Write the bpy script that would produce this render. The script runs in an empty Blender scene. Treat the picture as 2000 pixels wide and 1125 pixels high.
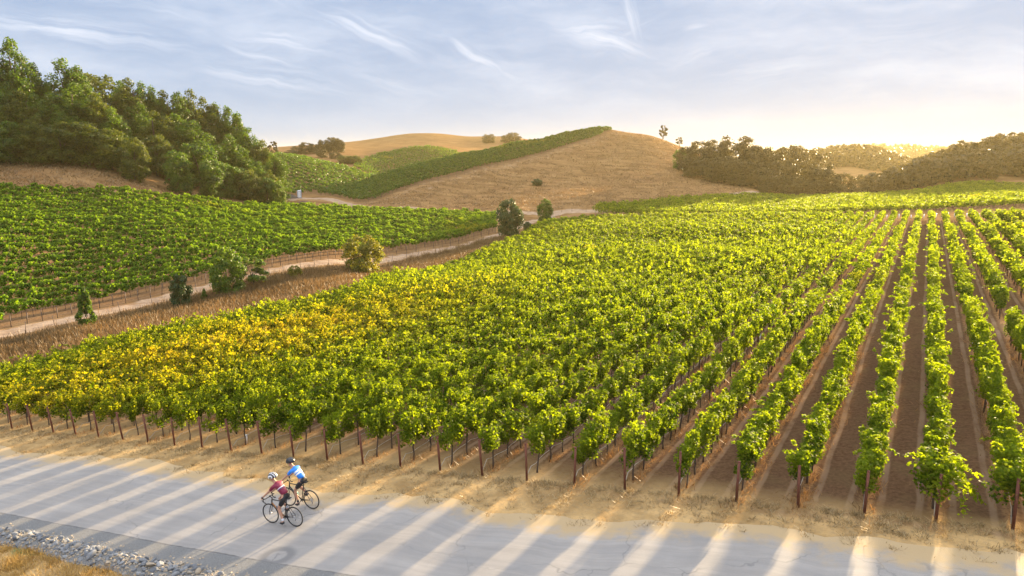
import bpy, bmesh, math, random
import numpy as np
from mathutils import Vector, Matrix
R_ = math.radians
sc = bpy.context.scene
col = sc.collection
rng = np.random.default_rng(7)
random.seed(7)

# ------------------------------------------------------------------ camera, sky, sun, exposure
CAMZ = 10.0
F = 1333.0
PITCH = math.atan((562.5 - 310) / F)
cd = bpy.data.cameras.new('camera'); cam = bpy.data.objects.new('camera', cd); col.objects.link(cam)
cd.sensor_width = 36.0; cd.lens = 36.0 * F / 2000.0
cd.clip_start = 0.1; cd.clip_end = 20000
cam.location = (0, 0, CAMZ); cam.rotation_euler = (math.pi / 2 - PITCH, 0, 0)
sc.camera = cam

SKY_SAT, SKY_GAM, SKY_TINT, CLOUD = 1.1, 0.03, (0.66, 0.87, 1.25), (1.8, 1.88, 2.05)
ZENITH_FILL = 3.5        # overhead sky brightened above the frame as added fill for shaded ground
SUN_AZ = R_(35.0); SUN_EL = R_(7.8)
sc.view_settings.view_transform = 'Standard'; sc.view_settings.look = 'None'
sc.view_settings.exposure = 2.56; sc.view_settings.gamma = 1.0
sc.cycles.max_bounces = 6; sc.cycles.diffuse_bounces = 3; sc.cycles.transmission_bounces = 4
sc.cycles.volume_bounces = 0; sc.cycles.transparent_max_bounces = 8

sd = bpy.data.lights.new('sun', 'SUN'); so = bpy.data.objects.new('sun', sd); col.objects.link(so)
sd.energy = 4.1; sd.angle = R_(0.9); sd.color = (1.0, 0.75, 0.43)
sdir = Vector((math.sin(SUN_AZ) * math.cos(SUN_EL), math.cos(SUN_AZ) * math.cos(SUN_EL), math.sin(SUN_EL)))
so.rotation_euler = (-sdir).to_track_quat('-Z', 'Y').to_euler()
so.location = (40, 0, 80)


class NT:
    """small node-tree writer"""
    def __init__(s, tree):
        s.t = tree; s.n = tree.nodes; s.l = tree.links
    def new(s, typ, **kw):
        n = s.n.new(typ)
        for k, v in kw.items(): setattr(n, k, v)
        return n
    def put(s, sock, v):
        if hasattr(v, 'is_output') or isinstance(v, bpy.types.NodeSocket): s.l.new(v, sock)
        elif v is not None:
            if isinstance(v, tuple) and len(v) == 3 and sock.type == 'RGBA': v = v + (1.0,)
            sock.default_value = v
    def m(s, op, a, b=None, c=None, clamp=False):
        n = s.new('ShaderNodeMath', operation=op); n.use_clamp = clamp
        s.put(n.inputs[0], a)
        if b is not None: s.put(n.inputs[1], b)
        if c is not None: s.put(n.inputs[2], c)
        return n.outputs[0]
    def vm(s, op, a, b=None, out=0):
        n = s.new('ShaderNodeVectorMath', operation=op); s.put(n.inputs[0], a)
        if b is not None: s.put(n.inputs[1], b)
        return n.outputs[out]
    def mix(s, f, a, b, blend='MIX'):
        n = s.new('ShaderNodeMix', data_type='RGBA', blend_type=blend); n.clamp_factor = True
        s.put(n.inputs[0], f); s.put(n.inputs[6], a); s.put(n.inputs[7], b)
        return n.outputs[2]
    def noise(s, vec, scale, detail=3.0, rough=0.5, out=0, lac=2.0):
        n = s.new('ShaderNodeTexNoise'); s.put(n.inputs['Vector'], vec)
        n.inputs['Scale'].default_value = scale; n.inputs['Detail'].default_value = detail
        n.inputs['Roughness'].default_value = rough
        return n.outputs[out]
    def step(s, v, a, b, smooth=True):
        n = s.new('ShaderNodeMapRange'); n.interpolation_type = 'SMOOTHSTEP' if smooth else 'LINEAR'
        s.put(n.inputs[0], v); n.inputs[1].default_value = a; n.inputs[2].default_value = b
        return n.outputs[0]
    def scale(s, v, x, y, z):
        n = s.new('ShaderNodeMapping'); s.put(n.inputs[0], v); n.inputs['Scale'].default_value = (x, y, z)
        return n.outputs[0]
    def pos(s): return s.new('ShaderNodeNewGeometry').outputs['Position']
    def attr(s, name, out='Fac'):
        n = s.new('ShaderNodeAttribute'); n.attribute_name = name; return n.outputs[out]


def px_azel(x, y):
    u = x - 1000; v = y - 562.5
    rx, ry, rz = u, F * math.cos(PITCH) - v * math.sin(PITCH), -(F * math.sin(PITCH) + v * math.cos(PITCH))
    return math.atan2(rx, ry), math.atan2(rz, math.hypot(rx, ry))


world = bpy.data.worlds.new('World'); sc.world = world; world.use_nodes = True
w = NT(world.node_tree); w.n.clear()
sky = w.new('ShaderNodeTexSky', sky_type='NISHITA'); sky.sun_disc = False
sky.sun_elevation = SUN_EL; sky.sun_rotation = SUN_AZ
sky.altitude = 100; sky.air_density = 1.0; sky.dust_density = 1.2; sky.ozone_density = 2.0
dirv = w.new('ShaderNodeTexCoord').outputs['Generated']
sep = w.new('ShaderNodeSeparateXYZ'); w.put(sep.inputs[0], dirv)
az = w.m('ARCTAN2', sep.outputs[0], sep.outputs[1]); el = w.m('ARCSINE', sep.outputs[2])
comb = w.new('ShaderNodeCombineXYZ'); w.put(comb.inputs[0], az); w.put(comb.inputs[1], el)
warp = w.noise(comb.outputs[0], 9.0, 3.0, 0.55, out=1)
wv = w.vm('SCALE', w.vm('SUBTRACT', warp, (0.5, 0.5, 0.5))); wv.node.inputs['Scale'].default_value = 0.04
ang = w.vm('ADD', comb.outputs[0], wv)
sp2 = w.new('ShaderNodeSeparateXYZ'); w.put(sp2.inputs[0], ang)
# cirrus streaks: (x0,y0,x1,y1,width px,strength) in sky directions
STREAKS = [(-250, -10, 400, 92, 30, .95), (380, 35, 700, 118, 22, .95), (560, -20, 850, 130, 24, 1.0), (320, 112, 700, 182, 26, .7),
           (860, 60, 1000, 160, 24, .9), (1040, 35, 1290, 112, 26, 1.0), (1215, -40, 1250, 90, 16, .8), (480, -30, 620, 60, 18, .5),
           (650, 130, 900, 195, 22, .5), (1280, 130, 1480, 60, 34, .5), (1330, 160, 1700, 110, 40, .45), (1500, 100, 2000, 20, 50, .4),
           (1650, 170, 2150, 60, 60, .3), (850, 110, 1120, 160, 16, .4),
           (100, -20, 520, 60, 12, .6), (400, 60, 620, 150, 10, .7), (600, 20, 760, 110, 9, .8), (150, 60, 480, 120, 12, .5), (1060, 50, 1230, 60, 12, .8), (1130, 120, 1300, 20, 12, .6), (900, 120, 1060, 175, 9, .6), (1340, 60, 1400, 50, 10, .6), (1700, 60, 1980, 130, 26, .35)]
cl = None
for i, (x0, y0, x1, y1, wd, st) in enumerate(STREAKS):
    a0, e0 = px_azel(x0, y0); a1, e1 = px_azel(x1, y1)
    ca, ce = (a0 + a1) / 2, (e0 + e1) / 2
    L = math.hypot(a1 - a0, e1 - e0) / 2; th = math.atan2(e1 - e0, a1 - a0); W = wd / 1500.0
    dx = w.m('SUBTRACT', sp2.outputs[0], ca); dy = w.m('SUBTRACT', sp2.outputs[1], ce)
    pu = w.m('ADD', w.m('MULTIPLY', dx, math.cos(th)), w.m('MULTIPLY', dy, math.sin(th)))
    pv = w.m('SUBTRACT', w.m('MULTIPLY', dy, math.cos(th)), w.m('MULTIPLY', dx, math.sin(th)))
    q = w.m('ADD', w.m('POWER', w.m('ABSOLUTE', w.m('DIVIDE', pu, L)), 2.0), w.m('POWER', w.m('ABSOLUTE', w.m('DIVIDE', pv, W)), 2.0))
    g = w.m('MULTIPLY', w.m('EXPONENT', w.m('MULTIPLY', q, -1.6)), st)
    c2 = w.new('ShaderNodeCombineXYZ'); w.put(c2.inputs[0], w.m('MULTIPLY', pu, 4.0)); w.put(c2.inputs[1], w.m('MULTIPLY', pv, 52.0)); c2.inputs[2].default_value = i * 3.7
    nn = w.step(w.noise(c2.outputs[0], 1.6, 6.0, 0.62), 0.30, 0.72)
    g = w.m('MULTIPLY', g, nn)
    cl = g if cl is None else w.m('MAXIMUM', cl, g)
c3 = w.new('ShaderNodeCombineXYZ'); w.put(c3.inputs[0], w.m('MULTIPLY', sp2.outputs[0], 2.2)); w.put(c3.inputs[1], w.m('MULTIPLY', sp2.outputs[1], 9.0))
veil = w.m('MULTIPLY', w.step(w.noise(c3.outputs[0], 1.7, 5.0, 0.6), 0.36, 0.75), 0.55)
veil = w.m('MULTIPLY', veil, w.step(el, 0.0, 0.12))
cl = w.m('MAXIMUM', cl, veil)
cl = w.m('MULTIPLY', cl, 0.72, clamp=True)
skyc = sky.outputs[0]
hs = w.new('ShaderNodeHueSaturation'); w.put(hs.inputs['Color'], skyc); hs.inputs['Saturation'].default_value = SKY_SAT
gm = w.new('ShaderNodeGamma'); w.put(gm.inputs[0], hs.outputs[0]); gm.inputs[1].default_value = SKY_GAM
skyb = w.mix(1.0, gm.outputs[0], SKY_TINT, 'MULTIPLY')
skyb = w.mix(w.m('MULTIPLY', w.m('SUBTRACT', 1.0, w.step(el, -0.02, 0.17)), 0.75), skyb, (0.80, 1.07, 1.44))
skyb = w.mix(cl, skyb, CLOUD)
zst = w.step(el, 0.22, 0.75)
skyb = w.mix(zst, skyb, w.mix(1.0, skyb, (1.22, 1.0, 0.80), 'MULTIPLY'))  # overhead sky also warmed, so the added fill tints shade less blue
zf = w.m('ADD', 1.0, w.m('MULTIPLY', zst, ZENITH_FILL - 1.0))
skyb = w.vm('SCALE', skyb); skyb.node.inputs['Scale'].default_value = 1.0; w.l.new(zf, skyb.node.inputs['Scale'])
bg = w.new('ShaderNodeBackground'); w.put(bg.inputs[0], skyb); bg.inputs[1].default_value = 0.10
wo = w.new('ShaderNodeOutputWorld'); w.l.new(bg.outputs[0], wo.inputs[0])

# ------------------------------------------------------------------ object helpers
def tag(o, label=None, cat=None, group=None, kind=None):
    if label: o['label'] = label
    if cat: o['category'] = cat
    if group: o['group'] = group
    if kind: o['kind'] = kind
    return o
def link(name, me, parent=None, mat=None):
    o = bpy.data.objects.new(name, me); col.objects.link(o)
    if mat is not None and me is not None and len(me.materials) == 0: me.materials.append(mat)
    if parent is not None: o.parent = parent
    return o
def empty(name, loc=(0, 0, 0), rz=0.0, s=1.0):
    o = bpy.data.objects.new(name, None); col.objects.link(o); o.location = loc; o.rotation_euler = (0, 0, rz); o.scale = (s, s, s)
    o.empty_display_size = 0.2
    return o
def quads_mesh(name, Q, rnd=None, mat=None, smooth=False):
    """Q: (n,4,3) quads"""
    n = len(Q); me = bpy.data.meshes.new(name)
    me.vertices.add(n * 4); me.vertices.foreach_set('co', np.ascontiguousarray(Q, dtype=np.float32).ravel())
    me.loops.add(n * 4); me.loops.foreach_set('vertex_index', np.arange(n * 4, dtype=np.int32))
    me.polygons.add(n); me.polygons.foreach_set('loop_start', np.arange(0, n * 4, 4, dtype=np.int32))
    me.update(calc_edges=True)
    if rnd is not None:
        a = me.attributes.new('rnd', 'FLOAT', 'FACE'); a.data.foreach_set('value', np.asarray(rnd, dtype=np.float32))
    if mat: me.materials.append(mat)
    return me
def grid_mesh(name, P, mat=None, smooth=True, closed=False):
    """P: (a,b,3) vertex grid"""
    a, b = P.shape[:2]; me = bpy.data.meshes.new(name)
    idx = np.arange(a * b).reshape(a, b)
    if closed: idx = np.concatenate([idx, idx[:, :1]], axis=1)
    f = np.stack([idx[:-1, :-1], idx[:-1, 1:], idx[1:, 1:], idx[1:, :-1]], axis=-1).reshape(-1, 4)
    me.vertices.add(a * b); me.vertices.foreach_set('co', np.ascontiguousarray(P, dtype=np.float32).ravel())
    n = len(f); me.loops.add(n * 4); me.loops.foreach_set('vertex_index', f.astype(np.int32).ravel())
    me.polygons.add(n); me.polygons.foreach_set('loop_start', np.arange(0, n * 4, 4, dtype=np.int32))
    me.update(calc_edges=True)
    if smooth: me.polygons.foreach_set('use_smooth', np.ones(n, dtype=bool))
    if mat: me.materials.append(mat)
    return me
class MB:
    """collects boxes, tubes and lathes into one mesh"""
    def __init__(s): s.v = []; s.f = []; s.mi = []
    def add(s, vs, fs, mi=0):
        o = len(s.v); s.v += [tuple(v) for v in vs]; s.f += [tuple(i + o for i in f) for f in fs]; s.mi += [mi] * len(fs)
    def box(s, c, size, rot=None, mi=0, taper=1.0):
        vs = []
        for z in (-1, 1):
            k = taper if z > 0 else 1.0
            for x, y in ((-1, -1), (1, -1), (1, 1), (-1, 1)):
                p = Vector((x * size[0] / 2 * k, y * size[1] / 2 * k, z * size[2] / 2))
                if rot is not None: p = rot @ p
                vs.append(p + Vector(c))
        s.add(vs, [(0, 3, 2, 1), (4, 5, 6, 7), (0, 1, 5, 4), (1, 2, 6, 5), (2, 3, 7, 6), (3, 0, 4, 7)], mi)
    def tube(s, pts, r, n=8, mi=0, close=False):
        pts = [Vector(p) for p in pts]; m = len(pts)
        rs = r if isinstance(r, (list, tuple)) else [r] * m
        vs = []; up = None
        for i, p in enumerate(pts):
            if close: d = pts[(i + 1) % m] - pts[i - 1]
            else: d = pts[min(i + 1, m - 1)] - pts[max(i - 1, 0)]
            d.normalize()
            if up is None: up = Vector((0, 0, 1)) if abs(d.z) < 0.9 else Vector((1, 0, 0))
            a = d.cross(up)
            if a.length < 1e-6: a = d.cross(Vector((0, 1, 0)))
            a.normalize(); b = a.cross(d).normalized(); up = b
            for k in range(n):
                t = 2 * math.pi * k / n
                vs.append(p + (a * math.cos(t) + b * math.sin(t)) * rs[i])
        fs = []
        for i in range(m if close else m - 1):
            j = (i + 1) % m
            for k in range(n):
                k2 = (k + 1) % n
                fs.append((i * n + k, i * n + k2, j * n + k2, j * n + k))
        if not close:
            fs.append(tuple(range(n))[::-1]); fs.append(tuple((m - 1) * n + k for k in range(n)))
        s.add(vs, fs, mi)
    def build(s, name, mats, parent=None, smooth=True):
        me = bpy.data.meshes.new(name); me.from_pydata(s.v, [], s.f)
        for m_ in (mats if isinstance(mats, list) else [mats]): me.materials.append(m_)
        me.polygons.foreach_set('material_index', s.mi)
        if smooth: me.polygons.foreach_set('use_smooth', [True] * len(s.f))
        me.update()
        return link(name, me, parent)

# ------------------------------------------------------------------ terrain
def ray(x, y):
    u = x - 1000.0; v = y - 562.5
    return np.array([u, F * math.cos(PITCH) - v * math.sin(PITCH), -(F * math.sin(PITCH) + v * math.cos(PITCH))])
SX, SY = 0.089, -0.053            # the slope of the road and the near field
def plane_z(X, Y): return SX * X + SY * Y
def on_plane(x, y):
    r = ray(x, y); t = -CAMZ / (r[2] - SX * r[0] - SY * r[1])
    return np.array([r[0] * t, r[1] * t, CAMZ + r[2] * t])
def at(x, y, Yd):                  # the point seen at pixel x,y that lies Yd metres ahead
    r = ray(x, y); t = Yd / r[1]; return np.array([r[0] * t, r[1] * t, CAMZ + r[2] * t])

CTL = []
# near plane
for th in (-78, -60, -45, -30, -15, 0, 15, 30, 45, 60, 78):
    for rr in (3, 6, 12, 20, 30, 42, 55):
        X = rr * math.sin(R_(th)); Y = rr * math.cos(R_(th)); CTL.append((X, Y, plane_z(X, Y)))
for x, y in ((150, 655), (321, 638), (521, 591), (731, 530), (905, 505), (700, 600), (1000, 560), (1000, 500), (1200, 520), (1400, 500), (1600, 520), (1800, 520), (2000, 520), (1700, 460), (1850, 460), (2000, 460), (2150, 470)):
    CTL.append(tuple(on_plane(x, y)))
EDGE = [(-300, 700), (2, 642), (116, 620), (258, 590), (377, 560), (519, 524), (668, 503), (822, 489), (893, 478), (969, 455)]
EP, EDIR = np.array([-55.5, 72.0]), np.array([0.555, 0.832])
def edge_pt(x, y):
    r = ray(x, y); a = r[0] / r[1]
    t = (a * EP[1] - EP[0]) / (EDIR[0] - a * EDIR[1]); return at(x, y, EP[1] + EDIR[1] * t)
EDGE3 = [edge_pt(*e) for e in EDGE]
CTL += [tuple(p) for p in EDGE3]
FAR_EDGE = [(973, 477, 132), (1030, 452, 148), (1069, 433, 168), (1165, 428, 165), (1300, 428, 150), (1500, 430, 135), (1650, 430, 125), (1812, 430, 112.5), (2000, 427, 106), (2200, 425, 102)]
PIX = list(FAR_EDGE) + [
    # left vineyard
    (0, 500, 93), (-250, 520, 85), (150, 480, 104), (300, 465, 112), (450, 452, 126), (600, 445, 140), (750, 441, 152), (880, 438, 162), (0, 430, 112), (150, 425, 122), (300, 420, 130), (450, 423, 145),
    (-250, 372, 125), (0, 374, 132), (150, 379, 138), (300, 386, 145), (410, 397, 152), (550, 408, 165), (660, 412, 172), (780, 416, 178), (880, 419, 181), (969, 422, 183), (1060, 424, 180),
    # wooded knoll
    (-300, 310, 150), (0, 325, 148), (100, 322, 150), (180, 332, 152), (260, 354, 153), (350, 379, 156), (410, 388, 160), (540, 402, 172),
    (-300, 230, 185), (0, 265, 178), (150, 275, 180), (260, 300, 180), (400, 350, 185), (500, 375, 195), (-300, 190, 230), (0, 225, 220), (200, 245, 220), (350, 300, 225), (450, 340, 225), (520, 362, 225),
    (-300, 200, 300), (0, 235, 300), (200, 265, 300), (350, 300, 300), (450, 325, 300),
    # track junction and the vineyard beyond (A)
    (560, 392, 198), (585, 386, 207), (640, 384, 212), (700, 399, 200), (650, 404, 186), (560, 378, 222), (620, 375, 226), (700, 362, 250), (745, 347, 275), (545, 350, 245), (620, 345, 255), (680, 348, 262),
    (545, 306, 300), (600, 312, 298), (650, 323, 292), (700, 337, 285), (545, 318, 330), (600, 325, 330), (660, 335, 330), (720, 345, 320),
    # wooded slope and hill B, C
    (545, 300, 430), (600, 298, 430), (660, 298, 430), (700, 300, 440), (700, 318, 380), (740, 300, 440), (800, 290, 450), (850, 289, 450), (890, 297, 440), (800, 320, 390), (870, 318, 390), (740, 322, 380), (740, 345, 345),
    (550, 287, 520), (620, 284, 600), (660, 279, 680), (700, 275, 700), (760, 266, 720), (800, 261, 720), (850, 261, 720), (900, 268, 700), (950, 268, 690), (1000, 268, 690), (700, 290, 560), (800, 283, 600), (900, 283, 600), (1000, 275, 620),
    (550, 300, 800), (700, 292, 950), (850, 285, 950), (1000, 290, 900),
    # ridge with the vineyard strip and the dry hill (D)
    (615, 381, 222), (705, 396, 206), (760, 381, 212), (850, 354, 228), (950, 328, 250), (1050, 305, 278), (1150, 278, 310), (1195, 259, 335),
    (735, 347, 262), (800, 330, 270), (900, 307, 288), (1000, 285, 308), (1100, 265, 330), (1160, 255, 342), (1195, 254, 346),
    (735, 365, 300), (800, 350, 310), (900, 330, 330), (1000, 310, 360), (1100, 295, 385), (1200, 285, 400), (1300, 290, 400), (1400, 310, 390),
    (1230, 261, 340), (1270, 265, 340), (1310, 278, 338), (1350, 295, 330), (1420, 320, 315), (1500, 345, 300),
    (1200, 300, 290), (1300, 310, 290), (1400, 345, 265), (1470, 365, 250), (1100, 330, 262), (1000, 350, 240), (1200, 350, 248), (1300, 360, 240), (1100, 375, 220), (900, 385, 212), (1000, 397, 200), (1250, 385, 215), (1400, 376, 232),
    (760, 408, 188), (850, 411, 188), (1000, 413, 188), (1100, 413, 184), (1165, 412, 180),
    # right mid vineyard (E)
    (1165, 421, 172), (1300, 424, 162), (1450, 425, 156), (1600, 422, 150), (1800, 415, 142), (2000, 406, 134), (2250, 395, 128),
    (1165, 406, 187), (1300, 394, 205), (1400, 388, 215), (1500, 387, 225), (1600, 390, 225), (1700, 386, 222), (1800, 377, 222), (2000, 365, 222), (2250, 352, 222), (1600, 402, 185), (1800, 393, 180), (2000, 384, 175), (1400, 405, 185),
    # behind: right woods, hill F
    (1550, 386, 260), (1650, 384, 260), (1600, 375, 320), (1690, 372, 320), (1750, 372, 250), (1800, 345, 262), (1850, 325, 275), (1900, 309, 285), (2000, 296, 292), (2150, 288, 295), (2300, 282, 295), (1780, 358, 300), (1850, 332, 330), (1950, 312, 340), (2150, 300, 350), (2300, 300, 350),
    (1540, 330, 420), (1600, 340, 420), (1700, 355, 420), (1850, 350, 420), (2100, 345, 420),
    (1500, 318, 560), (1600, 312, 600), (1650, 304, 620), (1690, 303, 620), (1730, 316, 620), (1770, 330, 620), (1850, 340, 620), (2100, 340, 620),
    (1500, 325, 850), (1650, 325, 850), (1700, 325, 850), (1800, 318, 1000), (1560, 308, 1200), (1760, 296, 1400), (1800, 299, 1400), (1900, 305, 1400), (2100, 308, 1400),
]
for x in (-300, 0, 300, 600, 900, 1200, 1500, 1800, 2150): PIX.append((x, 320, 2400))
for x in (-300, 0, 300, 1200, 1350): PIX.append((x, 305, 900))
CTL += [tuple(at(*p)) for p in PIX]
CTL = np.array(CTL)
def to_q(X, Y, Z):
    R = np.hypot(X, Y); return np.stack([np.arctan2(X, Y) * 3.0, np.log(R)], -1), Z / R
cq, cv = to_q(CTL[:, 0], CTL[:, 1], CTL[:, 2])
def tps(d2): return np.where(d2 > 0, 0.5 * d2 * np.log(np.maximum(d2, 1e-12)), 0)
n_ = len(cq)
A_ = np.zeros((n_ + 3, n_ + 3)); A_[:n_, :n_] = tps(((cq[:, None] - cq[None]) ** 2).sum(-1)) + np.eye(n_) * 2e-4
A_[:n_, n_] = 1; A_[:n_, n_ + 1:] = cq; A_[n_, :n_] = 1; A_[n_ + 1:, :n_] = cq.T
W_ = np.linalg.solve(A_, np.concatenate([cv, [0, 0, 0]]))
NTH, NR = 720, 420
TH = np.linspace(R_(-82), R_(82), NTH); LR = np.linspace(math.log(2.5), math.log(2600), NR)
gt, gl = np.meshgrid(TH, LR, indexing='ij')
gq = np.stack([gt.ravel() * 3.0, gl.ravel()], -1); gv = np.empty(len(gq))
for i0 in range(0, len(gq), 40000):
    s_ = gq[i0:i0 + 40000]; gv[i0:i0 + 40000] = tps(((s_[:, None] - cq[None]) ** 2).sum(-1)) @ W_[:n_] + W_[n_] + s_ @ W_[n_ + 1:]
GZ = gv.reshape(NTH, NR) * np.exp(gl)
GX = np.sin(gt) * np.exp(gl); GY = np.cos(gt) * np.exp(gl)
# near zone stays the road plane
wn = np.clip((58 - np.hypot(GX, GY)) / 12, 0, 1); wn = wn * wn * (3 - 2 * wn)
GZ = GZ * (1 - wn) + plane_z(GX, GY) * wn
# gentle relief on the far hills
rel = (np.sin(GX * .11 + 1.3 * np.sin(GY * .05)) * np.sin(GY * .09 + np.sin(GX * .06)) * .5 + np.sin(GX * .031 + GY * .021) * .8)
GZ += rel * np.clip((np.hypot(GX, GY) - 190) / 150, 0, 1) * .45
def T(X, Y):
    X = np.asarray(X, float); Y = np.asarray(Y, float)
    a = np.clip((np.arctan2(X, Y) - TH[0]) / (TH[1] - TH[0]), 0, NTH - 1.001)
    b = np.clip((np.log(np.maximum(np.hypot(X, Y), 2.5)) - LR[0]) / (LR[1] - LR[0]), 0, NR - 1.001)
    i = a.astype(int); j = b.astype(int); fa = a - i; fb = b - j
    return GZ[i, j] * (1 - fa) * (1 - fb) + GZ[i + 1, j] * fa * (1 - fb) + GZ[i, j + 1] * (1 - fa) * fb + GZ[i + 1, j + 1] * fa * fb
def Ts(x, y): return float(T(np.array([x]), np.array([y]))[0])
def xy_at(x, Yd, y=420.0):         # ground point ahead by Yd in the direction of pixel column x
    r = ray(x, y); X = r[0] / r[1] * Yd; return np.array([X, Yd, Ts(X, Yd)])
def in_poly(X, Y, poly):
    X = np.asarray(X); Y = np.asarray(Y); c = np.zeros(X.shape, bool); n = len(poly)
    for i in range(n):
        x1, y1 = poly[i][:2]; x2, y2 = poly[(i + 1) % n][:2]
        if y1 == y2: continue
        k = ((y1 > Y) != (y2 > Y)) & (X < (x2 - x1) * (Y - y1) / (y2 - y1) + x1); c ^= k
    return c
def dist_seg(X, Y, pts):
    d = np.full(np.shape(X), 1e9)
    for (x1, y1), (x2, y2) in zip([p[:2] for p in pts[:-1]], [p[:2] for p in pts[1:]]):
        vx, vy = x2 - x1, y2 - y1; t = np.clip(((X - x1) * vx + (Y - y1) * vy) / (vx * vx + vy * vy), 0, 1)
        d = np.minimum(d, np.hypot(X - x1 - t * vx, Y - y1 - t * vy))
    return d

# ------------------------------------------------------------------ materials
def mat_new(name):
    m = bpy.data.materials.new(name); m.use_nodes = True; t = NT(m.node_tree); t.n.clear()
    return m, t
def principled(t, colr, rough=0.7, bump=None, metal=0.0, spec=0.5, bstr=0.3, bdist=0.02):
    b = t.new('ShaderNodeBsdfPrincipled'); t.put(b.inputs['Base Color'], colr); t.put(b.inputs['Roughness'], rough)
    b.inputs['Metallic'].default_value = metal; b.inputs['Specular IOR Level'].default_value = spec
    if bump is not None:
        n = t.new('ShaderNodeBump'); n.inputs['Strength'].default_value = bstr; n.inputs['Distance'].default_value = bdist
        t.put(n.inputs['Height'], bump); t.l.new(n.outputs[0], b.inputs['Normal'])
    return b.outputs[0]
def finish(t, sh):
    o = t.new('ShaderNodeOutputMaterial'); t.l.new(sh, o.inputs[0])
def simple(name, c, rough=0.6, metal=0.0, var=0.25, sc_=20.0, spec=0.5):
    m, t = mat_new(name); co = t.new('ShaderNodeTexCoord').outputs['Object']
    n = t.noise(co, sc_, 4.0, 0.6)
    cc = t.mix(n, tuple(x * (1 - var) for x in c), tuple(min(1, x * (1 + var)) for x in c))
    finish(t, principled(t, cc, rough, n, metal, spec, 0.15, 0.01)); return m
def leaf_mat(name, dark, light, yellow=None, ysc=0.05, yth=(0.6, 0.8), trans=0.45, rough=0.5, ypatch=None, spec=0.35, tcol=None, clump=0.6):
    """leaf colour by each leaf's own value, by clump and by patches of yellowing plants"""
    m, t = mat_new(name); P = t.pos(); r = t.attr('rnd')
    n1 = t.noise(P, clump, 3.0, 0.6)
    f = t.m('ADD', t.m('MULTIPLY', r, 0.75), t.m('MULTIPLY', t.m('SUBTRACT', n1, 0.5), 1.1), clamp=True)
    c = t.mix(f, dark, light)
    if yellow:
        nz = t.noise(P, ysc, 3.0, 0.6)
        msk = t.step(nz, yth[0], yth[1])
        if ypatch:
            for (cx, cy, ax, ay, ang, st) in ypatch:
                mp = t.new('ShaderNodeVectorMath', operation='SUBTRACT'); t.put(mp.inputs[0], P); mp.inputs[1].default_value = (cx, cy, 0)
                rx = t.vm('DOT_PRODUCT', mp.outputs[0], (math.cos(ang) / ax, math.sin(ang) / ax, 0), out=1)
                ry = t.vm('DOT_PRODUCT', mp.outputs[0], (-math.sin(ang) / ay, math.cos(ang) / ay, 0), out=1)
                d = t.m('ADD', t.m('MULTIPLY', rx, rx), t.m('MULTIPLY', ry, ry))
                g = t.m('MULTIPLY', t.m('EXPONENT', t.m('MULTIPLY', d, -1.0)), st)
                g = t.m('MULTIPLY', g, t.m('ADD', 0.15, t.m('MULTIPLY', t.noise(P, 0.45, 4.0, 0.65), 1.5)))
                msk = t.m('MAXIMUM', msk, g)
        msk = t.m('MULTIPLY', msk, t.step(t.m('ADD', r, t.m('MULTIPLY', msk, 0.35)), 0.45, 0.75), clamp=True)
        c = t.mix(msk, c, yellow)
        rust = t.m('MULTIPLY', t.step(r, 0.93, 0.97), t.m('MULTIPLY', msk, 0.8))
        c = t.mix(rust, c, (0.16, 0.045, 0.012))
    b = principled(t, c, rough, spec=spec)
    tr = t.new('ShaderNodeBsdfTranslucent')
    t.put(tr.inputs[0], t.mix(1.0, t.mix(0.0, c, c), tcol or (2.5, 2.1, 0.5), 'MULTIPLY'))
    mx = t.new('ShaderNodeMixShader'); mx.inputs[0].default_value = trans
    t.l.new(b, mx.inputs[1]); t.l.new(tr.outputs[0], mx.inputs[2]); finish(t, mx.outputs[0]); return m

PC = on_plane(500, 700)
M = {}
M['vine'] = leaf_mat('vine_leaf', (0.022, 0.062, 0.004), (0.215, 0.290, 0.012), (0.35, 0.26, 0.02), 0.06, (0.62, 0.85),
                     ypatch=[(PC[0], PC[1], 24, 10, R_(60), 0.55)], trans=0.64, rough=0.6, spec=0.14)
M['vine_green'] = leaf_mat('vine_leaf_green', (0.020, 0.075, 0.006), (0.190, 0.310, 0.015), (0.28, 0.25, 0.02), 0.045, (0.56, 0.8), trans=0.55, rough=.6, spec=.14)
M['vine_far'] = leaf_mat('vine_leaf_far', (0.024, 0.070, 0.008), (0.10, 0.18, 0.02), (0.36, 0.33, 0.035), 0.02, (0.58, 0.75), trans=0.5)
M['oak'] = leaf_mat('oak_leaf', (0.008, 0.028, 0.003), (0.120, 0.150, 0.009), trans=0.45, clump=0.35)
M['oak_green'] = leaf_mat('bay_leaf', (0.004, 0.026, 0.003), (0.105, 0.190, 0.009), trans=0.45, clump=0.35)
M['oak_brown'] = leaf_mat('dry_oak_leaf', (0.022, 0.022, 0.005), (0.085, 0.070, 0.014), trans=0.3, clump=0.35)
M['oak_dark'] = leaf_mat('dark_leaf', (0.014, 0.038, 0.008), (0.055, 0.095, 0.014), trans=0.25, clump=0.6)
M['shrub'] = leaf_mat('shrub_leaf', (0.022, 0.068, 0.006), (0.130, 0.205, 0.012), trans=0.45, clump=0.8)
M['willow'] = leaf_mat('willow_leaf', (0.05, 0.075, 0.008), (0.21, 0.20, 0.015), trans=0.5, clump=0.8)
M['reed'] = leaf_mat('dry_weed', (0.085, 0.055, 0.022), (0.33, 0.215, 0.095), trans=0.35, clump=0.4, tcol=(1.3, 1.1, 0.8))
M['straw'] = leaf_mat('straw_blade', (0.24, 0.17, 0.08), (0.50, 0.38, 0.20), trans=0.3, clump=0.5, tcol=(1.2, 1.1, 0.8))
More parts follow.
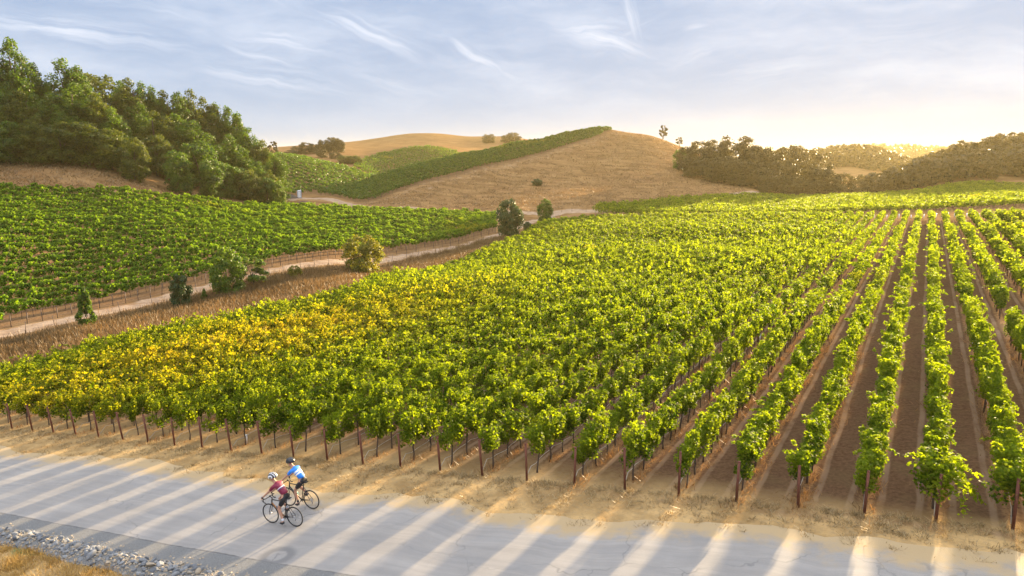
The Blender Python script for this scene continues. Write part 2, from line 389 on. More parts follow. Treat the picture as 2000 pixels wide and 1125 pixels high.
M['gold'] = leaf_mat('golden_grass', (0.28, 0.17, 0.05), (0.62, 0.43, 0.14), trans=0.35, clump=0.9, tcol=(1.2, 1.1, 0.8))
M['litter'] = leaf_mat('rust_weed', (0.15, 0.085, 0.035), (0.42, 0.25, 0.10), trans=0.35, clump=0.5, tcol=(1.2, 1.0, 0.7))
M['bark'] = simple('bark', (0.075, 0.05, 0.035), 0.9, 0, 0.4, 30)
M['steel'] = simple('rusty_steel', (0.14, 0.045, 0.025), 0.75, 0.2, 0.45, 14)
M['stake'] = simple('dark_stake', (0.07, 0.05, 0.045), 0.6, 0.5, 0.3)
M['hose'] = simple('drip_hose', (0.38, 0.33, 0.26), 0.6)
M['guard'] = simple('white_guard', (0.78, 0.78, 0.78), 0.5, 0, 0.08)
M['wire'] = simple('fence_wire', (0.16, 0.14, 0.12), 0.5, 0.7)

# ------------------------------------------------------------------ near field layout
P0 = np.array([13.35, 16.68]); DV = np.array([-1.603, 0.711]); RD = np.array([0.5151, 0.8571]); RN = np.array([-0.8571, 0.5151])
ROW_AZ = math.atan2(RD[0], RD[1])
fieldL = [on_plane(-420, 838), on_plane(-150, 772), on_plane(0, 735), on_plane(270, 683), on_plane(521, 618), on_plane(699, 579), on_plane(731, 552), on_plane(850, 532)]
fieldF = [xy_at(x, Yd - (8 if x < 1100 else 3 if x < 1500 else 1), y) for x, y, Yd in FAR_EDGE]
far_xy = [p[:2] for p in fieldL] + [xy_at(905, 106, 500)[:2]] + [p[:2] for p in fieldF] + [xy_at(2600, 97, 420)[:2]]
front = [P0 - 14 * DV - RD * 0.5, P0 + 60 * DV - RD * 0.5]
FIELD = [front[1]] + far_xy + [front[0]]
g1 = on_plane(1927, 622)[:2]; g2 = on_plane(1945, 660)[:2]
T_GAP1 = (g2 - (P0 - DV)) @ RD; T_GAP2 = (g1 - (P0 - DV)) @ RD

# ------------------------------------------------------------------ left vineyard and other blocks as ground polygons
def poly_px(pts): return [xy_at(x, Yd, y)[:2] for x, y, Yd in pts]
EDGE_XY = [p[:2] for p in EDGE3]
LEFTV = EDGE_XY + poly_px([(969, 421, 181), (880, 418, 180), (780, 415, 177), (660, 411, 171), (550, 407, 164), (410, 396, 151), (300, 386, 144), (150, 379, 137), (0, 374, 131), (-300, 372, 124)])
BLOCK_A = poly_px([(560, 380, 218), (620, 377, 224), (700, 362, 250), (742, 348, 275), (700, 338, 287), (650, 324, 293), (600, 313, 299), (530, 304, 302), (500, 330, 260), (520, 375, 222)])
BLOCK_B = poly_px([(742, 347, 330), (690, 330, 365), (700, 320, 382), (740, 303, 432), (800, 291, 446), (850, 290, 446), (893, 299, 436), (900, 312, 400), (830, 335, 360)])
STRIP = poly_px([(612, 382, 221), (655, 390, 212), (704, 396, 206), (760, 381, 212), (850, 355, 228), (950, 329, 250), (1050, 306, 278), (1150, 278, 310), (1195, 260, 335), (1192, 255, 344), (1160, 256, 341), (1100, 266, 329), (1000, 286, 307), (900, 308, 287), (800, 331, 269), (735, 348, 261)])
BLOCK_E = poly_px([(1162, 420, 173), (1300, 424, 162.5), (1450, 425, 156.5), (1600, 422, 150.5), (1800, 415, 142.5), (2000, 406, 134.5), (2250, 395, 128.5), (2250, 352, 221), (2000, 365, 221), (1800, 377, 221), (1700, 386, 221), (1600, 390, 224), (1500, 388, 224), (1400, 389, 214), (1300, 395, 204), (1165, 406, 186)])

# ------------------------------------------------------------------ the ground sheet
inF = in_poly(GX, GY, FIELD).astype(float)
soil = inF.copy()
for pl in (LEFTV, BLOCK_A, BLOCK_B, STRIP, BLOCK_E): soil = np.maximum(soil, in_poly(GX, GY, pl).astype(float) * 0.6)
road_l = [np.array(p) + np.array([0.83, -0.55]) * 2.2 for p in EDGE_XY] + [xy_at(1040, 172, 430)[:2], xy_at(1100, 182, 415)[:2], xy_at(1165, 178, 415)[:2]]
dirt = np.clip(1.35 - dist_seg(GX, GY, road_l) / 1.8, 0, .85)
trk = poly_px([(560, 388, 200), (600, 386, 206), (640, 388, 206), (690, 402, 196), (720, 408, 190), (850, 412, 187), (1000, 414, 187), (1100, 414, 185), (1165, 413, 180), (1280, 403, 190), (1400, 383, 221), (1480, 378, 236)])
dirt = np.maximum(dirt, np.clip(1.7 - dist_seg(GX, GY, trk) / 2.2, 0, 1))
dirt = np.maximum(dirt, np.clip(1.5 - dist_seg(GX, GY, poly_px([(700, 398, 202), (760, 383, 208), (850, 358, 225), (950, 332, 247), (1050, 309, 275), (1150, 281, 306), (1230, 262, 336)])) / 3.0, 0, .35))
back = poly_px([(1165, 424, 169), (1300, 426, 157), (1500, 427, 144), (1650, 426, 134), (1812, 424, 120), (2000, 420, 114), (2250, 414, 110)])
dirt = np.maximum(dirt, np.clip(1.6 - dist_seg(GX, GY, back) / 3.0, 0, 1) * .35)
gap = [P0 - 2.4 * DV + RD * (T_GAP1 + T_GAP2) / 2, P0 - 12 * DV + RD * (T_GAP1 + T_GAP2) / 2]
gapm = np.clip(1.5 - dist_seg(GX, GY, gap) / 2.2, 0, 1); dirt = np.maximum(dirt, gapm)
green = np.clip(1.5 - dist_seg(GX, GY, poly_px([(545, 398, 180), (590, 402, 178), (625, 407, 177)])) / 5.0, 0, 1)
green = np.maximum(green, np.clip(1.3 - dist_seg(GX, GY, [on_plane(40, 1075)[:2], on_plane(80, 1078)[:2]]) / .35, 0, .7))
weed_line = [on_plane(-300, 755)[:2], on_plane(0, 680)[:2], on_plane(150, 650)[:2], on_plane(330, 613)[:2], on_plane(521, 572)[:2], on_plane(700, 540)[:2], xy_at(850, 117, 500)[:2], xy_at(973, 139, 470)[:2]]
def resamp(l, n=30):
    L = np.array([p[:2] for p in l]); s_ = np.concatenate([[0], np.cumsum(np.hypot(*np.diff(L, axis=0).T))]); u = np.linspace(0, s_[-1], n); return np.stack([np.interp(u, s_, L[:, 0]), np.interp(u, s_, L[:, 1])], -1)
rA = resamp([p[:2] for p in fieldL[1:]] + [xy_at(905, 106, 500)[:2], xy_at(973, 124, 480)[:2]]); rB = resamp(weed_line)
DITCH = [rA * (1 - f) + rB * f for f in (.08, .3, .52, .76)]
fieldL_out = list(DITCH[0])
weed = np.clip(1.5 - np.minimum.reduce([dist_seg(GX, GY, list(q)) for q in DITCH] + [dist_seg(GX, GY, weed_line)]) / 3.0, 0, 1)
weed0 = np.clip(1.5 - dist_seg(GX, GY, weed_line) / 3.2, 0, 1)
soil *= (1 - dirt * .7)
fd = (GX - P0[0]) * (-DV[1]) + (GY - P0[1]) * DV[0]; fd = np.abs(fd) / np.hypot(*DV)      # distance in from the line of end posts
kk = ((GX - P0[0]) * RN[0] + (GY - P0[1]) * RN[1]) / (DV @ RN)
soil = np.where(inF > 0, soil * np.clip((fd + .2) / np.clip(.8 + kk * .22, .8, 5), 0, 1) * np.clip(1.2 - kk * .012, .75, 1), soil)
GP = np.stack([GX, GY, GZ], -1)

m, t = mat_new('ground'); Pp = t.pos()
nA = t.noise(Pp, 0.035, 5.0, 0.6); nB = t.noise(Pp, 0.6, 5.0, 0.65); nC = t.noise(Pp, 7.0, 4.0, 0.7); nD = t.noise(t.scale(Pp, 1, 3.2, 1), 0.09, 6.0, 0.68)
dry = t.mix(t.step(nD, 0.3, 0.7), (0.145, 0.078, 0.032), (0.29, 0.175, 0.078))
dry = t.mix(t.m('MULTIPLY', t.step(nA, 0.5, 0.68), 0.45), dry, (0.24, 0.125, 0.055))
dry = t.mix(t.m('MULTIPLY', t.step(nB, 0.5, 0.75), 0.35), dry, (0.13, 0.09, 0.05))
# verge straw close to the road
straw = t.mix(t.step(nB, 0.35, 0.65), (0.26, 0.165, 0.070), (0.46, 0.305, 0.135))
straw = t.mix(t.m('MULTIPLY', t.step(nC, 0.45, 0.7), 0.5), straw, (0.21, 0.17, 0.10))
d0 = t.vm('LENGTH', t.vm('MULTIPLY', Pp, (1, 1, 0)), out=1)
base = t.mix(t.step(d0, 50, 75), straw, dry)
# field soil with wheel tracks down each aisle
perp = t.vm('DOT_PRODUCT', t.vm('SUBTRACT', Pp, (float(P0[0]), float(P0[1]), 0)), (float(RN[0]), float(RN[1]), 0), out=1)
perp = t.m('ADD', perp, t.m('MULTIPLY', t.m('SUBTRACT', t.noise(Pp, 0.3, 2.0), 0.5), 0.22))
SP = abs(float(DV @ RN))
fr = t.m('ABSOLUTE', t.m('SUBTRACT', t.m('FRACT', t.m('ADD', t.m('DIVIDE', perp, SP), 50.0)), 0.5))   # 0 mid-aisle .. 0.5 at a row
soilc = t.mix(t.step(nC, 0.3, 0.7), (0.10, 0.052, 0.030), (0.17, 0.098, 0.055))
soilc = t.mix(t.m('MULTIPLY', t.step(nB, 0.45, 0.7), 0.5), soilc, (0.165, 0.110, 0.055))
trkm = t.m('MULTIPLY', t.m('SUBTRACT', 1.0, t.step(t.m('ABSOLUTE', t.m('SUBTRACT', fr, 0.27)), 0.03, 0.075)), t.step(nB, 0.2, 0.6))
soilc = t.mix(t.m('MULTIPLY', trkm, 0.75), soilc, (0.27, 0.18, 0.115))
lit = t.m('MULTIPLY', t.step(fr, 0.36, 0.43), t.step(nC, 0.3, 0.6))
soilc = t.mix(t.m('MULTIPLY', lit, 0.8), soilc, (0.27, 0.155, 0.075))
base = t.mix(t.m('MULTIPLY', t.attr('soil'), t.m('ADD', 0.75, t.m('MULTIPLY', nB, 0.5)), clamp=True), base, soilc)
dirtc = t.mix(t.step(nB, 0.3, 0.7), (0.27, 0.185, 0.12), (0.40, 0.29, 0.195))
dirtc = t.mix(t.m('MULTIPLY', t.step(nC, 0.5, 0.7), 0.3), dirtc, (0.25, 0.17, 0.11))
base = t.mix(t.step(t.m('ADD', t.attr('dirt'), t.m('SUBTRACT', nB, 0.5)), 0.3, 0.7), base, dirtc)
weedc = t.mix(nB, (0.13, 0.075, 0.035), (0.28, 0.16, 0.07))
base = t.mix(t.step(t.m('ADD', t.attr('weed'), t.m('SUBTRACT', nB, 0.5)), 0.3, 0.7), base, weedc)
base = t.mix(t.step(t.m('ADD', t.attr('green'), t.m('SUBTRACT', nB, 0.5)), 0.3, 0.8), base, t.mix(nB, (0.07, 0.13, 0.05), (0.17, 0.26, 0.11)))
hgt = t.m('ADD', t.m('MULTIPLY', nB, 1.0), t.m('MULTIPLY', nC, 0.35))
finish(t, principled(t, base, 1.0, hgt, spec=0.0, bstr=0.8, bdist=0.12)); M['ground'] = m
me = grid_mesh('ground', GP[::-1], M['ground'])
for nm, ar in (('soil', soil), ('dirt', dirt), ('green', green), ('weed', weed)):
    a = me.attributes.new(nm, 'FLOAT', 'POINT'); a.data.foreach_set('value', ar[::-1].astype(np.float32).ravel())
tag(link('ground', me), kind='structure')

# ------------------------------------------------------------------ the asphalt road, its gravel shoulder
FARE = [(-500, 810), (-200, 848), (0, 874), (133, 895), (262, 909), (380, 925), (520, 940), (700, 962), (832, 981), (1002, 1004), (1172, 1019), (1304, 1034), (1440, 1043), (1603, 1054), (1766, 1069), (2000, 1092), (2300, 1125), (2700, 1175)]
NEARE = [(-500, 925), (-200, 968), (0, 1005), (109, 1025.5), (234, 1047.6), (312, 1064.5), (429, 1084), (520, 1101), (665, 1124), (900, 1165), (1300, 1240), (2000, 1400), (2700, 1600)]
DU = DV / np.hypot(*DV); DN = np.array([-DU[1], DU[0]])
def px_line(pts, n, s0=-28.0, s1=62.0):
    """a line seen in the photograph, as ground points at even stations along the road's axis"""
    W = np.array([on_plane(*p)[:2] for p in pts]); a = W @ DU; o = W @ DN; k = np.argsort(a)
    u = np.linspace(s0, s1, n); return u[:, None] * DU[None] + np.interp(u, a[k], o[k])[:, None] * DN[None]
NU, NV = 260, 24
fe = px_line(FARE, NU); ne = px_line(NEARE, NU)
jr = np.random.default_rng(3); jn = np.convolve(jr.normal(size=NU + 8), np.ones(4) / 4, 'same')[4:-4] * .22 + np.convolve(jr.normal(size=NU + 30), np.ones(16) / 16, 'same')[15:-15] * .7
fe += jn[:, None] * DN[None]
rp = np.zeros((NU, NV, 3)); vv = np.linspace(0, 1, NV)
ext = 0.07
for j, v in enumerate(vv): rp[:, j, :2] = ne + (fe - ne) * v * (1 + ext)
rp[..., 2] = plane_z(rp[..., 0], rp[..., 1]) + 0.03 - 0.02 * np.abs(vv - .5)[None, :] ** 2 * 4
m, t = mat_new('asphalt'); Pp = t.pos(); v = t.attr('across')
n1 = t.noise(Pp, 0.5, 5.0, 0.6); n2 = t.noise(Pp, 60.0, 3.0, 0.7); n3 = t.noise(Pp, 2.2, 5.0, 0.65); n4 = t.noise(Pp, 240.0, 2.0, 0.6)
c = t.mix(t.step(n1, 0.3, 0.7), (0.235, 0.218, 0.198), (0.300, 0.278, 0.252))
c = t.mix(t.m('MULTIPLY', t.step(n2, 0.4, 0.75), 0.5), c, (0.38, 0.36, 0.33))
c = t.mix(t.m('MULTIPLY', t.step(n4, 0.5, 0.7), 0.45), c, (0.11, 0.11, 0.11))
# long streaks and repaired strips along the road
al = t.vm('DOT_PRODUCT', Pp, (float(DV[0]), float(DV[1]), 0), out=1); cv_ = t.new('ShaderNodeCombineXYZ'); t.put(cv_.inputs[0], t.m('MULTIPLY', al, 0.13)); t.put(cv_.inputs[1], t.m('MULTIPLY', v, 16.0))
ns = t.noise(cv_.outputs[0], 1.0, 6.0, 0.7); c = t.mix(t.m('MULTIPLY', t.step(ns, 0.35, 0.65), 0.42), c, (0.17, 0.16, 0.15)); c = t.mix(t.m('MULTIPLY', t.step(ns, 0.6, 0.8), 0.35), c, (0.37, 0.35, 0.32))
# tyre-polished lanes run along the road
lane = t.m('SINE', t.m('MULTIPLY', v, 21.0)); c = t.mix(t.m('MULTIPLY', t.step(lane, 0.2, 1.0), 0.16), c, (0.17, 0.17, 0.172))
crv = t.new('ShaderNodeTexVoronoi', feature='DISTANCE_TO_EDGE'); t.put(crv.inputs['Vector'], t.vm('ADD', Pp, t.noise(Pp, 1.2, 3.0, out=1))); crv.inputs['Scale'].default_value = 0.22
crk = t.m('MULTIPLY', t.m('SUBTRACT', 1.0, t.step(crv.outputs[0], 0.0, 0.007)), t.step(n1, 0.36, 0.62))
c = t.mix(t.m('MULTIPLY', crk, 0.5), c, (0.07, 0.07, 0.07))
# wind-blown dust and straw on the far edge, tarry broken edge on the near side
dust = t.step(t.m('ADD', v, t.m('ADD', t.m('MULTIPLY', t.m('SUBTRACT', n3, 0.5), 0.30), t.m('MULTIPLY', t.m('SUBTRACT', n1, 0.5), 0.45))), 0.80, 0.99)
c = t.mix(t.m('MULTIPLY', dust, t.m('ADD', 0.65, t.m('MULTIPLY', n2, 0.6)), clamp=True), c, (0.37, 0.265, 0.135))
tar = t.m('SUBTRACT', 1.0, t.step(t.m('ADD', v, t.m('MULTIPLY', t.m('SUBTRACT', n3, 0.5), 0.03)), 0.012, 0.028))
c = t.mix(t.m('MULTIPLY', tar, 0.85), c, (0.06, 0.06, 0.06))
pc = on_plane(541, 1087)
dd = t.vm('LENGTH', t.vm('MULTIPLY', t.vm('SUBTRACT', Pp, (float(pc[0]), float(pc[1]), 0)), (1, 1, 0)), out=1)
dd = t.m('ADD', dd, t.m('MULTIPLY', t.m('SUBTRACT', n3, 0.5), 0.18))
ring = t.m('MULTIPLY', t.step(dd, 0.22, 0.34), t.m('SUBTRACT', 1.0, t.step(dd, 0.42, 0.66)))
c = t.mix(t.m('MULTIPLY', ring, 0.7), c, (0.11, 0.11, 0.11))
finish(t, principled(t, c, 0.82, t.m('ADD', n2, t.m('MULTIPLY', n4, 0.5)), spec=0.35, bstr=0.25, bdist=0.01)); M['asphalt'] = m
me = grid_mesh('road', rp, M['asphalt'], smooth=True)
a = me.attributes.new('across', 'FLOAT', 'POINT'); a.data.foreach_set('value', np.tile(vv * (1 + ext), NU).astype(np.float32))
tag(link('road', me), kind='structure')

GRAV = [(-500, 980), (-200, 1010), (0, 1033), (110, 1056), (200, 1080), (300, 1100), (400, 1118), (480, 1135), (700, 1175), (1100, 1260), (2000, 1460), (2700, 1680)]
ge = px_line(GRAV, NU)
gp = np.zeros((NU, 6, 3))
for j in range(6): gp[:, j, :2] = ne + (ge - ne) * (j / 5 * 1.0) + (fe - ne) * (0.012 if j == 0 else 0)
gp[..., 2] = plane_z(gp[..., 0], gp[..., 1]) + 0.012
m, t = mat_new('gravel'); Pp = t.pos()
n1 = t.noise(Pp, 40.0, 4.0, 0.8); n2 = t.noise(Pp, 1.5, 4.0, 0.6)
c = t.mix(t.step(n1, 0.3, 0.7), (0.085, 0.088, 0.088), (0.27, 0.27, 0.265)); c = t.mix(t.m('MULTIPLY', n2, 0.4), c, (0.16, 0.15, 0.13))
finish(t, principled(t, c, 0.95, n1, spec=0.2, bstr=0.9, bdist=0.03)); M['gravel'] = m
tag(link('gravel_shoulder', grid_mesh('gravel_shoulder', gp, m)), kind='structure')

# ------------------------------------------------------------------ grapevines
ORD = ['first', 'second', 'third', 'fourth', 'fifth', 'sixth', 'seventh', 'eighth', 'ninth', 'tenth', 'eleventh', 'twelfth', 'thirteenth', 'fourteenth', 'fifteenth', 'sixteenth', 'seventeenth', 'eighteenth', 'nineteenth', 'twentieth']
TENS = {20: 'twenty', 30: 'thirty', 40: 'forty', 50: 'fifty', 60: 'sixty', 70: 'seventy'}
def ordinal(n):
    if n <= 20: return ORD[n - 1]
    if n % 10 == 0: return TENS[n][:-1] + 'ieth'
    return TENS[n // 10 * 10] + '-' + ORD[n % 10 - 1]
def leafq(c, nrm, s, rg, fold=0.25):
    """quads centred at c (n,3) facing nrm with half-size s"""
    n = len(c); nrm = nrm / np.linalg.norm(nrm, axis=1, keepdims=True)
    a = np.cross(nrm, rg.normal(size=(n, 3))); a /= np.linalg.norm(a, axis=1, keepdims=True) + 1e-9
    b = np.cross(nrm, a); s = np.asarray(s).reshape(-1, 1) * np.ones((n, 1)); k = rg.uniform(.75, 1.15, (n, 1))
    Q = np.stack([c - a * s, c - b * s * k * .85, c + a * s, c + b * s * k * .85], 1)
    Q[:, 0] += nrm * s * fold; Q[:, 2] += nrm * s * fold
    return Q
def vine_canopy(n, s, seed, shoots=True, ln=1.3, wd=.46, z0=.66, z1=1.94):
    rg = np.random.default_rng(seed)
    nl = 20; cx = rg.normal(0, wd * .20, nl); cy = rg.uniform(-ln / 2, ln / 2, nl); cz = rg.uniform(z0 + .18, z1 - .28, nl); r = rg.uniform(.15, .27, nl) * (1 if wd < .9 else 1.25)
    i = rg.integers(0, nl, n); d = rg.normal(size=(n, 3)); d /= np.linalg.norm(d, axis=1, keepdims=True)
    rr = r[i] * rg.uniform(.65, 1.08, n)
    c = np.stack([cx[i] + d[:, 0] * rr * .95, cy[i] + d[:, 1] * rr, cz[i] + d[:, 2] * rr * 1.25], 1)
    nr = d * 1.0 + rg.normal(size=(n, 3)) * .55 + np.array([0, 0, .35])
    if shoots:
        ns = 5; m_ = max(6, n // 40)
        for k in range(ns):
            p = np.array([rg.normal(0, .2), rg.uniform(-ln / 2, ln / 2), rg.uniform(1.3, z1)]); v = np.array([rg.normal(0, .45), rg.normal(0, .25), rg.uniform(.1, .8)]); v /= np.linalg.norm(v)
            L = rg.uniform(.25, .6); tt = np.linspace(0, 1, m_)
            q = p + np.outer(tt * L, v) - np.outer(tt ** 2 * L * .5, [0, 0, 1]) + rg.normal(0, .03, (m_, 3))
            c = np.vstack([c, q]); nr = np.vstack([nr, rg.normal(size=(m_, 3)) + [0, 0, .5]])
    ss = s * rg.uniform(.7, 1.2, len(c))
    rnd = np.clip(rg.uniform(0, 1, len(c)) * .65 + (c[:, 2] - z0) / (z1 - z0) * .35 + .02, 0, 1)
    return leafq(c, nr, ss, rg), rnd
def tri_prism(p0, p1, r0, r1):
    p0 = np.asarray(p0, float); p1 = np.asarray(p1, float); Q = []
    ang_ = [0, 2.094, 4.189]; o = [np.array([math.cos(a), math.sin(a), 0]) for a in ang_]
    for k in range(3):
        a, b = o[k], o[(k + 1) % 3]; Q.append([p0 + a * r0, p0 + b * r0, p1 + b * r1, p1 + a * r1])
    return np.array(Q)
def place(var, Pos, ang, scl, rg):
    """var: (Q,rnd); copies at Pos (N,3) turned by ang, scaled scl (N,3) -> quads and values"""
    Q, rnd = var; ca, sa = np.cos(ang), np.sin(ang)
    X = Q[None] * scl[:, None, None, :]
    x = X[..., 0] * ca[:, None, None] - X[..., 1] * sa[:, None, None] + Pos[:, 0, None, None]
    y = X[..., 0] * sa[:, None, None] + X[..., 1] * ca[:, None, None] + Pos[:, 1, None, None]
    z = X[..., 2] + Pos[:, 2, None, None]
    o = np.stack([x, y, z], -1).reshape(-1, 4, 3).astype(np.float32)
    rv = np.clip(rnd[None] + rg.normal(0, .09, (len(Pos), 1)), 0, 1).ravel().astype(np.float32)
    return o, rv
def stuff_mesh(name, parts, mats, label, cat):
    """parts: list of (Q, rnd, material index)"""
    Q = np.concatenate([p[0] for p in parts]); r = np.concatenate([p[1] for p in parts])
    me = quads_mesh(name, Q, r); mi = np.concatenate([np.full(len(p[0]), p[2], np.int32) for p in parts])
    for m_ in mats: me.materials.append(m_)
    me.polygons.foreach_set('material_index', mi)
    return tag(link(name, me), label, cat, kind='stuff')
trunk_lo = tri_prism([0, 0, -.05], [.03, 0, .95], .035, .025)

def project(X, Y, Z):
    Zr = Z - CAMZ; dep = Y * math.cos(PITCH) - Zr * math.sin(PITCH); up = Y * math.sin(PITCH) + Zr * math.cos(PITCH)
    return 1000 + F * X / dep, 562.5 - F * up / dep, dep
# every vine of the near field: row k, ordinal i
vines = []; rg = np.random.default_rng(11)
for k in range(-13, 56):
    S = P0 + k * DV
    tt = 0.75 + np.arange(0, 240) * 1.02
    for i, tv in enumerate(tt):
        p = S + RD * tv
        if k < 0 and T_GAP1 < tv < T_GAP2: continue
        vines.append((k, i, p[0] + rg.normal(0, .04), p[1] + rg.normal(0, .04), tv))
V = np.array(vines); keep = in_poly(V[:, 2], V[:, 3], FIELD); V = V[keep]
VZ = T(V[:, 2], V[:, 3]); pxx, pyy, dep = project(V[:, 2], V[:, 3], VZ + 1.2)
vis = (pxx > -15) & (pxx < 2015) & (pyy < 1140) & (dep > 1)
near_order = np.argsort(np.where(vis, dep, 1e9))[:300]
is_ind = np.zeros(len(V), bool); is_ind[near_order] = True
hmod = 1.0 + .10 * np.sin(V[:, 2] * .21 + V[:, 3] * .13) + rg.normal(0, .07, len(V))
wmod = rg.uniform(.85, 1.2, len(V))

# individuals
NVAR = 8; proto = []
for q in range(NVAR):
    Q, rn = vine_canopy(1650, .045, 100 + q)
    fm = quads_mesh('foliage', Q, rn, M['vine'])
    mb = MB(); rr = random.Random(q); x, y = 0, 0; pts = [(0, 0, -.08)]
    for z in (.25, .5, .75, .95): x += rr.uniform(-.03, .03); y += rr.uniform(-.03, .03); pts.append((x, y, z))
    mb.tube(pts, [.038, .03, .028, .028, .03], 6)
    mb.tube([(x, y, .93), (x + .03, y + .25, 1.0), (x, y + .5, 1.0)], [.024, .018, .012], 5)
    mb.tube([(x, y, .93), (x - .03, y - .25, 1.0), (x, y - .5, 1.0)], [.024, .018, .012], 5)
    root = empty('grapevine'); to = mb.build('trunk', M['bark'], root); fo = link('foliage', fm, root)
    proto.append([root, fo, to, False])
# the end vines of the rightmost rows trail long shoots to the ground
def wild_vine(seed):
    Q, rn = vine_canopy(1700, .054, seed, wd=.95, ln=1.5); r2 = np.random.default_rng(seed); Qs = [Q]; rs_ = [rn]
    for j in range(13):
        a = r2.uniform(-1.9, .5) if j < 9 else r2.uniform(0, 6.28); L = r2.uniform(.5, 1.25); n = int(L * 60); tt = np.linspace(0, 1, n)
        st = np.array([r2.normal(0, .2), -.3 + r2.normal(0, .2), r2.uniform(1.1, 1.7)]); dr = np.array([math.cos(a), math.sin(a), .35])
        q = st + np.outer(tt * L, dr) - np.outer(tt ** 2 * L * r2.uniform(.7, 1.4), [0, 0, 1]) + r2.normal(0, .045, (n, 3)); q[:, 2] = np.maximum(q[:, 2], .08)
        Qs.append(leafq(q, r2.normal(size=(n, 3)) + [0, 0, .6], .055 * r2.uniform(.7, 1.2, n), r2)); rs_.append(r2.uniform(.4, 1, n))
    return quads_mesh('foliage', np.concatenate(Qs), np.concatenate(rs_), M['vine'])
wild = []
for q in range(2):
    root = empty('grapevine'); fo = link('foliage', wild_vine(180 + q), root); to = proto[q][2].copy(); col.objects.link(to); to.parent = root; wild.append([root, fo, to, False])
def row_words(k): return 'the ' + ordinal(k + 1) + ' row left from the rightmost roadside post' if k > 0 else 'the row at the rightmost roadside post'
def place_copy(pr, loc, rz, scl):
    if not pr[3]: pr[3] = True; root = pr[0]
    else:
        root = pr[0].copy(); col.objects.link(root)
        for ch in pr[1:3]:
            c_ = ch.copy(); col.objects.link(c_); c_.parent = root
    root.location = loc; root.rotation_euler = (0, 0, rz); root.scale = scl; return root
order = sorted(near_order, key=lambda j: (V[j, 0], V[j, 1]))
for q, j in enumerate(order):
    k, i = int(V[j, 0]), int(V[j, 1]); rz = -ROW_AZ + (math.pi if rg.random() < .5 and not (k in (0, 1) and i == 0) else 0) + rg.normal(0, .06)
    endf = 1.0 if i > 0 else 1.02
    root = place_copy(wild[k] if (k in (0, 1) and i == 0) else proto[int(rg.integers(0, NVAR))], (V[j, 2], V[j, 3], VZ[j]), rz, (wmod[j], 1.0 * endf, hmod[j]))
    if k >= 0: lab = 'grapevine, ' + ordinal(i + 1) + ' from the road in ' + row_words(k)
    elif k == -1: lab = 'grapevine, ' + ordinal(max(1, i)) + ' along the row cut off by the right photo edge'
    else: lab = 'grapevine, ' + ordinal(i + 1) + ' along a row right of the rightmost roadside post'
    tag(root, lab, 'grapevine', 'grapevines nearest the road')
# the rest of the near field
parts = []
rest = np.where(~is_ind)[0]
dist = np.hypot(V[:, 2], V[:, 3])
for lo, hi, n, s, nv in ((0, 62, 540, .066, 8), (62, 95, 260, .095, 8), (95, 400, 140, .130, 8)):
    sel = rest[(dist[rest] >= lo) & (dist[rest] < hi)]
    if len(sel) == 0: continue
    vid = rg.integers(0, nv, len(sel))
    for q in range(nv):
        s2 = sel[vid == q]
        if len(s2) == 0: continue
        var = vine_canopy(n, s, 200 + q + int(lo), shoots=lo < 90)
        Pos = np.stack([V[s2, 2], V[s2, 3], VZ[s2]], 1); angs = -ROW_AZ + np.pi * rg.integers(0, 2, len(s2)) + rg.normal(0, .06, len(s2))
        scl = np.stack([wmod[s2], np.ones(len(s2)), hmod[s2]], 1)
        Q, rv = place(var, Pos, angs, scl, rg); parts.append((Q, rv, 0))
        if q < 8 and lo < 95:
            Q, rv = place((trunk_lo, np.zeros(3)), Pos, angs, scl, rg); parts.append((Q, rv, 1))
# line posts of the far part go in with it
post_far = tri_prism([0, 0, -.1], [0, 0, 1.55], .035, .035)
lp = []
POSTS = []
for k in range(-13, 56):
    for jx in range(1, 40):
        tv = jx * 5.1 + .25
        if k < 0 and T_GAP1 - 1 < tv < T_GAP2 + 1: continue
        p = P0 + k * DV + RD * tv
        if not in_poly(np.array([p[0]]), np.array([p[1]]), FIELD)[0]: continue
        (POSTS if np.hypot(*p) < 46 else lp).append((k, jx, p[0], p[1]))
lp = np.array(lp); Pos = np.stack([lp[:, 2], lp[:, 3], T(lp[:, 2], lp[:, 3])], 1)
Q, rv = place((post_far, np.zeros(3)), Pos, np.zeros(len(lp)), np.ones((len(lp), 3)), rg); parts.append((Q, rv, 2))
stuff_mesh('vineyard', parts, [M['vine'], M['bark'], M['steel']], 'long dense rows of green and yellow grapevines filling the near field behind the roadside vines', 'vineyard')

# end posts, line posts, drip hoses
mb = MB(); mb.tube([(0, 0, -.15), (0, 0, 1.42)], .042, 8); mb.tube([(0, 0, 1.42), (0, 0, 1.445)], .046, 8)
post0 = mb.build('end_post', M['steel']); first = True
for k in range(-3, 31):
    p = P0 + k * DV; z = plane_z(*p)
    x_, y_, _ = project(p[0], p[1], z + .5)
    if x_ > 2020 or x_ < -30: continue
    o = post0 if first else post0.copy()
    if not first: col.objects.link(o)
    first = False; o.location = (p[0], p[1], z); o.rotation_euler = (R_(random.uniform(1, 7)), R_(random.uniform(-2, 2)), -ROW_AZ)
    o.scale = (1, 1, random.uniform(.93, 1.06))
    tag(o, 'rusty end post of ' + row_words(k) if k > 0 else 'rusty steel end post, the rightmost one standing along the road', 'post', 'end posts along the road')
mb = MB(); mb.tube([(0, 0, -.1), (0, 0, 1.6)], .024, 6); mb.box((0, .0, 1.0), (.03, .5, .02))
lp0 = mb.build('line_post', M['steel']); first = True
